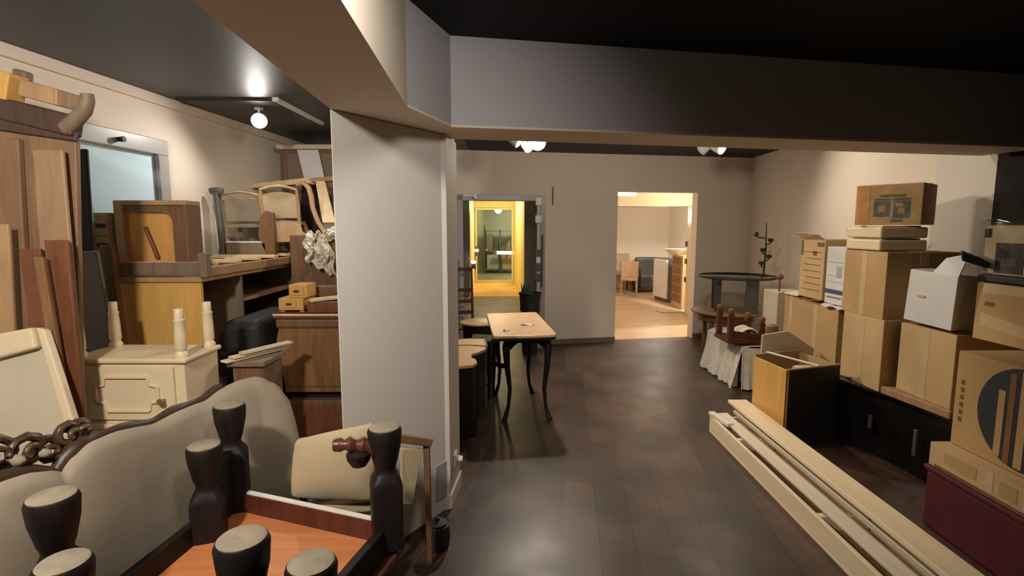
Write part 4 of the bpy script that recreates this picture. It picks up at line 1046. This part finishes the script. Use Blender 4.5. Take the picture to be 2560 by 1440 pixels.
for z in (1.33, 1.0, .65):
    MB().box(a.x - .035, a.x + .01, 9.83, 9.90, z - .05, z + .05).build('hinge', M['slate'], dp, .004)
tl = thing('strip_light', 'bright tube light under the ceiling of the bright room', 'lamp', hp(1560, 485, 8.6))
tp = hp(1548, 485, 8.9)
MB().box(tp.x - .05, tp.x + .28, 8.84, 8.96, tp.z - .03, tp.z + .03).build('tube', M['tube_glow'], tl, .01)
MB().box(tp.x - .07, tp.x + .30, 8.82, 8.98, tp.z + .03, 2.6).build('body', M['steel'], tl, .004)
ctn = hp(1650, 748, 10.0)
tag(MB().box(ctn.x - .0, ctn.x + .55, 9.95, 10.2, 0, .02).build('floor_board', M['cream_dull'], None, .003, loc=(ctn.x, 10, 0)), 'pale board lying on the floor before the tall chest in the bright room', 'board')

# ---------------------------------------------------------------- right back corner: tables, cloth, stand
rt = thing('round_table', 'round wooden table with a shiny rim in the back right corner under the glass table', 'table', (2.72, 6.55, 0))
RZ = .60
MB().lathe([(.40, RZ - .035), (.42, RZ - .02), (.42, RZ - .006), (.40, RZ)], (2.72, 6.55, 0), 40).build('top', M['tan_wood'], rt, smooth=True)
MB().lathe([(.33, RZ - .13), (.34, RZ - .12), (.34, RZ - .036), (.30, RZ - .036)], (2.72, 6.55, 0), 32).build('apron', M['walnut'], rt, smooth=True)
for a in (35, 125, 215, 305):
    x, y = 2.72 + .29 * math.cos(R(a)), 6.55 + .29 * math.sin(R(a))
    MB().tube([(x, y, RZ - .05), (x, y, .3), (x, y, 0)], [.035, .026, .03], 10).build('leg', M['walnut'], rt, smooth=True)
gt = thing('glass_table', 'round glass coffee table with dark curved panels standing on the round wooden table', 'table', (2.80, 6.5, RZ))
GZ = RZ + .44
gc = (2.82, 6.5)
MB().lathe([(.435, GZ - .012), (.45, GZ - .006), (.435, GZ), (.02, GZ)], (*gc, 0), 48).build('glass_top', M['glass_top'], gt, smooth=True)
rim = [(gc[0] + .452 * math.cos(2 * math.pi * k / 48), gc[1] + .452 * math.sin(2 * math.pi * k / 48), GZ - .008) for k in range(49)]
MB().tube(rim, .013, 8).build('rim', M['iron'], gt, smooth=True)
for a, sp2 in ((205, .2), (285, .34), (30, .3), (120, .3)):
    MB().grid(lambda u, v: (gc[0] + .31 * math.cos(R(a) + sp2 * (u - .5) * 1.6), gc[1] + .31 * math.sin(R(a) + sp2 * (u - .5) * 1.6), RZ + .003 + (GZ - .015 - RZ) * v), 6, 4, .012).build('leg', M['slate'], gt, smooth=True)
MB().lathe([(.30, RZ + .08), (.30, RZ + .09), (.02, RZ + .09)], (*gc, 0), 32).build('lower_shelf', M['glass_top'], gt, smooth=True)
cs = AT(1908, 700, y=6.45)
ca_ = thing('candelabrum', 'thin dark iron candelabrum standing on the glass table by the corner', 'candelabrum', (cs.x, 6.45, GZ))
MB().lathe([(.07, GZ + .001), (.06, GZ + .012), (.012, GZ + .03)], (cs.x, 6.45, 0), 18).build('base', M['iron'], ca_, smooth=True)
MB().tube([(cs.x, 6.45, GZ + .02), (cs.x + .01, 6.45, GZ + .35), (cs.x, 6.45, GZ + .66)], [.012, .010, .005], 8).build('stem', M['iron'], ca_, smooth=True)
for k, (dx, z, r) in enumerate(((-.16, .50, .02), (.07, .42, .03), (-.05, .30, .03), (.05, .22, .035), (-.06, .14, .035))):
    MB().tube([(cs.x, 6.45, GZ + z - .03), (cs.x + dx * .6, 6.43, GZ + z - .02), (cs.x + dx, 6.42, GZ + z + .015)], .007, 8).lathe([(.008, 0), (r, .01), (r, .045), (.01, .05)], (cs.x + dx * .75, 6.425, GZ + z), 12).build('branch', M['iron'], ca_, smooth=True)
# frilled cloth over a low ottoman
ot = thing('ottoman', 'low ottoman under a frilled ivory cloth on the floor at the right', 'ottoman', (2.55, 5.6, 0))
MB().box(2.36, 2.86, 5.15, 6.05, .03, .40).build('body', M['linen'], ot, .04, seg=3)
cl_ = None
def cloth_fn(u, v):
    # skirt along the two visible sides, then over the top
    y = 6.10 - .98 * u
    if v < .62:
        f = v / .62
        ruff = (.018 + .03 * (1 - f)) * math.sin(u * 62) + .02 * math.sin(u * 23 + 1)
        x = 2.33 - .06 * (1 - f) + ruff * (1 - f * .6)
        return (x, y, .02 + .02 * math.sin(u * 31) ** 2 + .41 * f)
    f = (v - .62) / .38
    return (2.33 + .56 * f, y, .435 + .03 * math.sin(math.pi * f) + .008 * math.sin(u * 20 + f * 9))
cl_ = MB().grid(cloth_fn, 80, 18, .006)
def cloth_end(u, v):
    x = 2.31 + .56 * u
    ruff = .016 * (1 - v) * math.sin(u * 40) + .006 * math.sin(u * 17)
    return (x, 5.11 - .03 * (1 - v) + ruff, .02 + .42 * v)
cl_.grid(cloth_end, 40, 10, .006)
tag(cl_.build('frilled_cloth', M['lace'], None, smooth=True, loc=(2.5, 5.6, 0)), 'ivory cloth with a frilled hem draped over the low ottoman', 'cloth')
# upturned red-brown stool on the cloth
us = thing('wooden_stool', 'dark red wooden stool turned legs-up on the frilled cloth', 'stool', (2.33, 5.25, .45))
pA, pB = hp(1826, 850, 5.15), hp(1904, 850, 5.15)
zt1, zt2 = hp(1826, 772, 5.15).z, hp(1904, 793, 5.15).z
zs = .48
MB().box(pA.x - .03, pB.x + .03, 5.13, 5.50, zs, zs + .04).build('seat', M['mahogany'], us, .006)
for x, y, zt in ((pA.x, 5.16, zt1), (pB.x, 5.16, zt2), (pA.x + .01, 5.47, zt1), (pB.x, 5.47, zt2)):
    lg = MB().bar((x, y, zs + .04), (x, y, zt - .06), .055, .055).build('leg', M['mahogany'], us, .006)
    MB().lathe([(.018, zt - .06), (.03, zt - .045), (.03, zt - .01), (.024, zt)], (x, y, 0), 12).build('foot', M['brown'], lg, smooth=True)
MB().bar((pA.x, 5.16, zs + .10), (pB.x, 5.16, zs + .06), .02, .06).build('stretcher', M['mahogany'], us, .004)
MB().bar((pA.x, 5.47, zs + .15), (pB.x, 5.47, zs + .15), .02, .06).build('stretcher', M['mahogany'], us, .004)
tag(MB().grid(lambda u, v: (pA.x + .06 + .28 * u, 5.22 + .20 * v, zs + .05 + .16 * max(0, math.sin(math.pi * (u * .8 + .2))) * u + .01 * math.sin(v * 9)), 10, 10, .01).build('white_cloth', M['lace'], None, smooth=True, loc=(pA.x + .15, 5.3, zs)), 'folded white cloth lying between the legs of the red-brown stool', 'cloth')

# ---------------------------------------------------------------- right wall: cartons
CG = 'cardboard cartons stacked along the right wall'
def carton(label, x0, x1, y0, y1, z0, z1, m='card', rz=0, seams=True, tape=True, group=None, name='carton', cat='carton', lid=True):
    cx, cy = (x0 + x1) / 2, (y0 + y1) / 2
    t = thing(name, label, cat, (cx, cy, z0), rz, group)
    MB().box(x0, x1, y0, y1, z0, z1 - .004).build('body', M[m], t, .004)
    if lid:
        a = MB().box(x0 + .002, cx - .002, y0 + .002, y1 - .002, z1 - .004, z1).build('flap', M[m], t)
        b = MB().box(cx + .002, x1 - .002, y0 + .002, y1 - .002, z1 - .004, z1).build('flap', M[m], t)
    if tape:
        MB().box(cx - .03, cx + .03, y0 + .001, y1 - .001, z1, z1 + .0012).box(cx - .03, cx + .03, y0 - .0012, y0, z1 - .09, z1).build('tape', M['tape'], t)
    if seams:
        MB().box(x0 - .0012, x0, cy - .028, cy + .028, z0 + .002, z1 - .004).build('tape', M['tape'], t)
    return t
# black lacquered cabinet carrying the near cartons
bt = thing('black_cabinet', 'low black lacquered cabinet under the cartons at right', 'cabinet', (2.9, 3.2, 0))
poly = [(2.50, 3.96), (2.63, 3.50), (2.68, 3.02), (3.3, 3.02), (3.3, 3.96)]
MB().prism([(x + (.03 if x < 3 else 0), y) for x, y in poly], 0, .455).build('body', M['black'], bt, .006)
MB().prism(poly, .455, .485).build('top', M['black'], bt, .01, seg=3)
tag(MB().prism([(2.60, 3.56), (2.66, 3.05), (3.28, 3.05), (3.28, 3.56)], .485, .535).build('wooden_board', M['tan_wood'], None, .005, loc=(2.9, 3.3, .485)), 'thick pinkish board on the black cabinet under the middle carton', 'board')
for y, z0, z1 in ((3.25, .16, .34), (3.62, .2, .3)):
    p = Vector((2.53 + (.1 if y < 3.5 else .06), y, z0))
    MB().bar(p, p + Vector((0, 0, z1 - z0)), .02, .03).build('handle', M['slate'], bt, .006)
carton('lower cardboard carton of the tall pair on the black cabinet', 2.60, 3.12, 3.58, 4.02, .485, 1.0, 'card_light', group=None)
carton('upper cardboard carton of the tall pair, top at the height of the white carton', 2.60, 3.12, 3.60, 4.06, 1.0, 1.475, 'card')
carton('cardboard carton on the pinkish board right of the tall pair', 2.675, 3.2, 3.07, 3.52, .535, 1.0, 'card_light')
# white carton with an open flap
wcx = thing('white_carton', 'white carton with a raised flap, tilted on the middle carton', 'carton', (2.75, 3.3, 1.0))
W0 = [AT(2258, 797, y=3.48), AT(2377, 828, y=3.10), AT(2396, 693, y=3.06), AT(2277, 672, y=3.44)]
W0 = [Vector((q.x, q.y, max(q.z, 1.003))) for q in W0]
MB().ext(W0, (.20, .07, 0)).build('body', M['paper'], wcx, .004)
f0, f1 = W0[3] + Vector((.12, -.16, .0)), W0[2]
MB().slab(W0[3].lerp(W0[2], .48), W0[2], AT(2424, 634, y=3.10), AT(2366, 645, y=3.22), .006).build('flap', M['paper'], wcx)
gq = W0[0].lerp(W0[1], .35).lerp(W0[3].lerp(W0[2], .30), .52)
MB().box(gq.x - .004, gq.x + .001, gq.y - .03, gq.y + .03, gq.z - .008, gq.z + .008).build('sticker', M['tape'], wcx)
# tall rear cartons on the floor
carton('tall floor carton behind the tall pair, under the lined carton', 2.62, 3.25, 4.12, 4.74, 0, .985, 'card')
carton('rearmost tall floor carton beside the ottoman cloth', 2.66, 3.2, 4.78, 5.02, 0, 1.0, 'card')
tag(MB().box(2.66, 2.96, 5.16, 5.45, .447, 1.0).build('cream_carton', M['cream_dull'], None, .006, loc=(2.8, 5.3, .46)), 'plain cream carton standing between the glass table and the rear cartons', 'carton')
tag(MB().box(2.90, 3.3, 5.11, 5.75, 0, .455).build('brown_carton', M['card'], None, .006, loc=(3.1, 5.4, 0)), 'brown carton on the floor behind the ottoman', 'carton')
# papers on the rear cartons
tag(MB().grid(lambda u, v: (2.64 + .40 * u, 4.78 + .23 * v, 1.012 + .03 * math.sin(u * 5) * math.sin(v * 6 + 1) ** 2 + .02 * u), 12, 10, .008).build('crumpled_paper', M['beige_pale'], None, smooth=True, loc=(2.8, 4.9, 1.0)), 'crumpled pale paper spread over the rearmost tall carton', 'paper')
tag(MB().grid(lambda u, v: (2.58 + .3 * u, 4.06 + .24 * v, .995 + .022 * math.sin(u * 6 + v * 4) ** 2), 10, 8, .006).build('crumpled_paper', M['paper'], None, smooth=True, loc=(2.7, 4.2, .99)), 'crumpled white wrapping sheet sticking out under the white-labelled carton', 'paper')
kb = AT(1950, 692, y=5.24)
tag(MB().lathe([(.005, -.035), (.03, -.02), (.035, 0), (.03, .02), (.012, .035)], kb, 14).tube([kb, Vector((kb.x, kb.y, 1.001))], .010, 8).build('turned_finial', M['brown'], None, smooth=True, loc=(kb.x, kb.y, 1.04)), 'round dark knob finial standing on the rearmost carton', 'knob')
lc = carton('tall cardboard carton printed with thin lines on the rear carton', 2.62, 3.15, 4.36, 4.72, 1.03, 1.54, 'card_light', tape=False, seams=False)
MB().slab(Vector((2.62, 4.37, 1.54)), Vector((2.62, 4.71, 1.54)), Vector((2.56, 4.70, 1.60)), Vector((2.56, 4.38, 1.585)), .004).build('open_flap', M['card_light'], lc)
MB().slab(Vector((3.14, 4.37, 1.54)), Vector((3.14, 4.71, 1.54)), Vector((3.0, 4.70, 1.62)), Vector((3.0, 4.38, 1.62)), .004).build('open_flap', M['card'], lc)
for k in range(7):
    z = 1.10 + .055 * k
    MB().box(2.6185, 2.62, 4.40, 4.68 - .03 * (k % 3), z, z + .006).build('printed_line', M['brown'], lc)
MB().box(2.6183, 2.62, 4.68, 4.715, 1.40, 1.53).build('dark_corner_print', M['brown'], lc)
for (y, z, rx) in ((4.42, 1.50, .05), (4.50, 1.42, .03)):
    MB().box(2.6185, 2.62, y - rx, y + rx, z - .018, z + .018).build('stain', M['brown'], lc)
wl_ = carton('white-labelled carton with a blue stripe left of the upper carton', 2.63, 3.1, 4.09, 4.34, 1.02, 1.49, 'paper', tape=False, seams=False)
MB().box(2.6285, 2.63, 4.09, 4.34, 1.105, 1.14).build('blue_stripe', M['blue_ink'], wl_)
for k, (y0, y1, z0, z1) in enumerate(((4.13, 4.20, 1.24, 1.33), (4.12, 4.31, 1.36, 1.366), (4.12, 4.31, 1.20, 1.206), (4.22, 4.31, 1.25, 1.256), (4.12, 4.31, 1.07, 1.08))):
    MB().box(2.6287, 2.63, y0, y1, z0, z1).build('print', M['grey_frame'] if k != 4 else M['brown'], wl_)
pp = AT(2003, 645, y=4.8)
tag(MB().lathe([(.005, 0), (.06, .004), (.095, .018), (.09, .022), (.05, .01), (.004, .008)], (0, 0, 0), 24, M=Matrix.Translation((2.72, 4.735, 1.335)) @ Matrix.Rotation(R(82), 4, 'X') @ Matrix.Rotation(R(20), 4, 'Y')).build('plate', M['cream_dull'], None, smooth=True, loc=(2.70, 4.76, 1.31)), 'pale round plate propped behind the lined carton', 'plate')
# foam slabs and top carton
for k, (z0, lab, m) in enumerate(((1.48, 'lower pale foam tray on the upper carton', 'cream'), (1.57, 'upper pale foam tray under the wrapped top carton', 'cream'))):
    f = thing('foam_tray', lab, 'foam tray', (2.785, 3.9, z0), R(-2), 'pale foam trays')
    MB().box(2.62, 2.95, 3.70, 4.10, z0, z0 + .078).build('slab', M[m], f, .012)
    MB().box(2.65, 2.92, 3.73, 4.07, z0 + .078, z0 + .088).build('rim', M[m], f, .004)
tc_ = thing('wrapped_carton', 'topmost cardboard carton with grey-green print under clear wrap', 'carton', (2.85, 3.9, 1.662), R(38))
def rot_box(x0, x1, y0, y1, z0, z1): return MB().box(2.85 + x0, 2.85 + x1, 3.9 + y0, 3.9 + y1, z0, z1)
tz0, tz1 = 1.664, 1.955
rot_box(-.17, .15, -.20, .21, tz0, tz1).build('body', M['card_light'], tc_, .006)
rot_box(-.172, -.17, .12, .208, tz0 + .02, tz1 - .004).build('side_print', M['card_orange'], tc_)
for y0, y1, z0, z1 in ((-.01, .09, .06, .17), (-.13, -.03, .05, .17), (-.13, .09, .175, .19), (-.10, .06, .20, .215), (-.09, -.02, .02, .04)):
    rot_box(-.1728, -.17, y0, y1, tz0 + z0, tz0 + z1).build('print', M['ink'], tc_)
for y0, y1, z0, z1 in ((.02, .06, .09, .14), (-.10, -.06, .08, .12), (-.09, -.045, .13, .155)):
    rot_box(-.1736, -.1728, y0, y1, tz0 + z0, tz0 + z1).build('print_gap', M['card'], tc_)
rot_box(-.03, .03, -.201, .211, tz1, tz1 + .0015).build('tape', M['tape'], tc_)
MB().grid(lambda u, v: (2.85 - .178 - .006 * math.sin(u * 9) * math.sin(v * 7), 3.9 + .2 - .4 * u, tz0 + .01 + .275 * v), 10, 8, .0012).build('clear_wrap', M['plastic'], tc_, smooth=True)
# nearer column: taped carton, wrapped item, printed carton
tcx = carton('large cardboard carton with pale tape bands at the right edge', 2.72, 3.3, 2.45, 3.02, 1.0, 1.33, 'card', tape=False, seams=False)
for z0a, z0b, hh in ((1.085, 1.035, .075), (1.27, 1.285, .06)):
    MB().ext([(2.7185, 2.98, z0a), (2.7185, 2.50, z0b), (2.7185, 2.50, z0b + hh * .7), (2.7185, 2.98, z0a + hh)], (.0014, 0, 0)).build('tape', M['tape'], tcx)
MB().box(2.7187, 2.72, 2.90, 2.96, 1.20, 1.225).build('print', M['brown'], tcx)
wi = thing('wrapped_box', 'beige box with a black label in clear plastic on the taped carton', 'box', (2.95, 2.75, 1.33))
MB().box(2.76, 3.2, 2.58, 3.05, 1.375, 1.66).build('body', M['beige_pale'], wi, .015)
MB().box(2.74, 3.22, 2.50, 3.05, 1.334, 1.375).build('black_tray', M['black_matt'], wi, .008)
MB().box(2.7585, 2.76, 2.80, 2.97, 1.39, 1.56).build('label', M['navy'], wi)
MB().box(2.7575, 2.7585, 2.84, 2.93, 1.43, 1.475).build('label_print', M['slate'], wi)
MB().box(2.75, 2.7605, 3.01, 3.045, 1.59, 1.64).build('corner_cap', M['black_matt'], wi, .004)
MB().grid(lambda u, v: (2.745 - .01 * math.sin(u * 13 + v * 5) * math.sin(v * 4), 3.06 - .52 * u, 1.38 + .30 * v), 16, 10, .0015).build('plastic_sheet', M['plastic'], wi, smooth=True)
MB().grid(lambda u, v: (2.745 + .46 * u, 3.06 - .52 * v, 1.68 + .012 * math.sin(u * 9 + v * 11)), 12, 12, .0015).build('plastic_sheet', M['plastic'], wi, smooth=True)
bs = thing('black_case', 'thin black case lying between the white carton and the wrapped box', 'case', (2.93, 3.16, 1.36))
cd = carton('large carton with a dark round print and brown stripes at the right edge', 2.39, 3.3, 2.05, 2.72, .482, .995, 'card', tape=True, seams=False)
disc = MB(); ccy, ccz, rr = 2.34, .745, .245
n = 40; pts = []
for k in range(n):
    a = 2 * math.pi * k / n
    y = ccy + rr * math.cos(a) * .98; z = ccz + rr * math.sin(a)
    pts.append((2.3885, y, z))
disc.ext(pts, (.0012, 0, 0)).build('round_print', M['navy'], cd)
for k, (y, wdt, z0, z1) in enumerate(((2.455, .035, .53, .86), (2.405, .03, .51, .955), (2.345, .04, .51, .975), (2.28, .035, .52, .96), (2.22, .03, .55, .93))):
    MB().box(2.3874, 2.3885, y - wdt / 2, y + wdt / 2, z0, z1).build('stripe', M['walnut'] if k % 2 else M['card'], cd)
for k in range(6):
    MB().box(2.3885, 2.39, 2.665, 2.685, .62 + .04 * k, .645 + .04 * k).build('print', M['brown'], cd)
ce2 = carton('flat printed carton under the carton with the round print', 2.30, 3.2, 2.02, 2.74, .352, .48, 'card_light', tape=False, seams=False)
for y0, y1, z0, z1, m in ((2.45, 2.64, .40, .46, 'card'), (2.36, 2.40, .38, .475, 'tape'), (2.24, 2.33, .39, .46, 'card'), (2.17, 2.21, .38, .475, 'tape'), (2.10, 2.15, .38, .44, 'walnut'), (2.06, 2.70, .358, .37, 'brown')):
    MB().box(2.2985, 2.30, y0, y1, z0, z1).build('print', M[m], ce2)
rc = thing('crimson_box', 'dark crimson covered box on the floor at the lower right', 'box', (2.7, 2.3, 0))
MB().box(2.29, 3.15, 1.75, 2.74, 0, .33).build('body', M['crimson'], rc, .02, seg=3)
MB().box(2.28, 3.16, 1.74, 2.75, .325, .35).build('lid', M['crimson'], rc, .006)
# black lid geometry
MB().slab(AT(2405, 652, y=3.05), AT(2470, 672, y=2.98), AT(2470, 655, y=2.98), AT(2405, 630, y=3.05), .12).build('plate', M['black_matt'], bs, .004)

# ---------------------------------------------------------------- open crate with contents
oc = thing('open_crate', 'open-topped crate with a honey-coloured side on the floor behind the trough', 'crate', (2.2, 3.95, 0))
K = [Vector((2.015, 3.70)), Vector((2.50, 3.86)), Vector((2.42, 4.28)), Vector((1.968, 4.13))]
KZ = .605
def kwall(i, j, z1, m, nm):
    a, b = K[i], K[j]; c = sum(K, Vector((0, 0))) / 4
    n = Vector((-(b - a).y, (b - a).x)).normalized()
    if n.dot(c - a) < 0: n = -n
    MB().ext([(a.x, a.y, .0), (b.x, b.y, .0), (b.x, b.y, z1), (a.x, a.y, z1)], (n.x * .014, n.y * .014, 0)).build(nm, M[m], oc, .002)
kwall(0, 1, KZ, 'black_matt', 'front_panel')
kwall(3, 0, KZ, 'honey', 'side_panel')
kwall(1, 2, KZ, 'card', 'side_panel')
kwall(2, 3, KZ + .02, 'card', 'back_panel')
MB().prism([tuple(q) for q in quadring([tuple(q) for q in K], .93)], .005, .03).build('bottom', M['card'], oc)
MB().bar((K[0].x, K[0].y + .008, KZ + .004), (K[1].x, K[1].y + .008, KZ + .004), .018, .01).build('rim', M['tan_wood'], oc)
cc = sum(K, Vector((0, 0))) / 4
for lab, m, x0, x1, y0, y1, z1 in (('pale wrapped bundle lying in the open crate at its right', 'cream_dull', .02, .18, -.08, .10, .55), ('dark packet filling the left of the open crate', 'ebony', -.17, -.03, -.09, .12, .50)):
    tag(MB().box(cc.x + x0, cc.x + x1, cc.y + y0, cc.y + y1, .032, z1).build('packet', M[m], None, .03, loc=(cc.x + x0, cc.y, .03)), lab, 'packet', 'packets in the open crate')
a_, b_2 = Vector((cc.x - .12, cc.y + .12, .60)), Vector((cc.x + .10, cc.y - .17, .625))
tag(MB().bar(Vector((K[3].x + .12, K[3].y + .04, KZ + .027)), Vector((K[0].x + .28, K[0].y + .09, KZ + .014)), .022, .01).build('metal_strip', M['steel'], None, .002, loc=a_), 'shiny pale strip lying across the open crate', 'strip')
tag(MB().ext([(2.10, 4.31, 0), (2.55, 4.36, 0), (2.57, 4.33, .62), (2.32, 4.30, .78), (2.10, 4.28, .75)], (0, .02, 0)).build('yellowish_board', M['cream_dull'], None, .003, loc=(2.3, 4.3, 0)), 'yellowish board standing behind the open crate', 'board')
tpst = hp(1928, 870, 4.6)
pst = thing('turned_post', 'short pale turned post with a dark cap behind the open crate', 'post', (tpst.x, 4.6, 0))
MB().lathe([(.05, 0), (.05, .3), (.036, .36), (.048, .42), (.05, .52), (.036, .58), (.05, .62), (.05, .70)], (tpst.x, 4.6, 0), 16).build('shaft', M['tan_wood'], pst, smooth=True)
MB().lathe([(.052, .70), (.054, .72), (.045, .765), (.02, .78)], (tpst.x, 4.6, 0), 16).build('cap', M['brown'], pst, smooth=True)

# ---------------------------------------------------------------- long beige trough with boards
tg = thing('wooden_trough', 'long beige wooden pelmet box lying along the floor at right', 'pelmet box', (1.78, 2.6, 0))
ya, yb_ = .9, 4.06
MB().box(1.60, 1.94, ya, yb_, 0, .02).build('bottom_board', M['beige'], tg, .003)
MB().ext([(1.60, ya, .02), (1.63, ya, .02), (1.625, ya, .135), (1.60, ya, .135)], (0, yb_ - ya, 0)).build('side_board', M['beige'], tg, .004)
MB().box(1.92, 1.95, ya, yb_ - .02, .02, .19).build('side_board', M['beige'], tg, .003)
MB().box(1.63, 1.92, yb_ - .025, yb_, .02, .125).build('end_board', M['beige_pale'], tg, .004)
def tboard(label, x0, x1, z0, z1, y0, y1, th, m, tilt=0, dy=0):
    pts = [Vector((x0, y0, z0)), Vector((x1, y0, z0 + tilt)), Vector((x1 + dy, y1, z1 + tilt)), Vector((x0 + dy, y1, z1))]
    return tag(MB().ext([pts[0], pts[1], pts[2], pts[3]], (0, 0, th)).build('board', M[m], None, .004, loc=(x0, y0, min(z0, z1))), label, 'board', None)
tboard('widest flat beige board along the right edge of the trough', 1.80, 1.955, .192, .192, .9, 4.20, .028, 'beige', .0)
tboard('pale rounded board lying in the middle of the trough', 1.66, 1.745, .140, .130, .9, 4.07, .020, 'beige_pale', .004)
tboard('narrow tan strip between the pale and widest boards of the trough', 1.755, 1.785, .120, .12, 1.0, 3.9, .016, 'tan_wood')
tboard('thin grey-beige moulding against the widest board of the trough', 1.785, 1.80, .15, .155, .95, 4.05, .030, 'cream_dull')
tboard('lowest brownish board in the bottom of the trough', 1.645, 1.90, .022, .022, 1.0, 4.0, .018, 'tan_wood')
tboard('short splintered board at the near end of the trough', 1.635, 1.665, .115, .06, .9, 2.55, .018, 'beige', .0)
pst2 = [(1.605, 4.02), (1.66, 3.80)]
tag(MB().bar((1.615, 4.07, .152), (1.66, 3.80, .152), .05, .03).build('white_offcut', M['white_paint'], None, .006, loc=(1.63, 3.95, .14)), 'short white offcut on the far left corner of the trough', 'offcut')
for k, (yy) in enumerate((1.4, 2.6, 3.6)):
    MB().box(1.64, 1.90, yy, yy + .04, .042, .12).build('spacer', M['beige'], tg, .002)
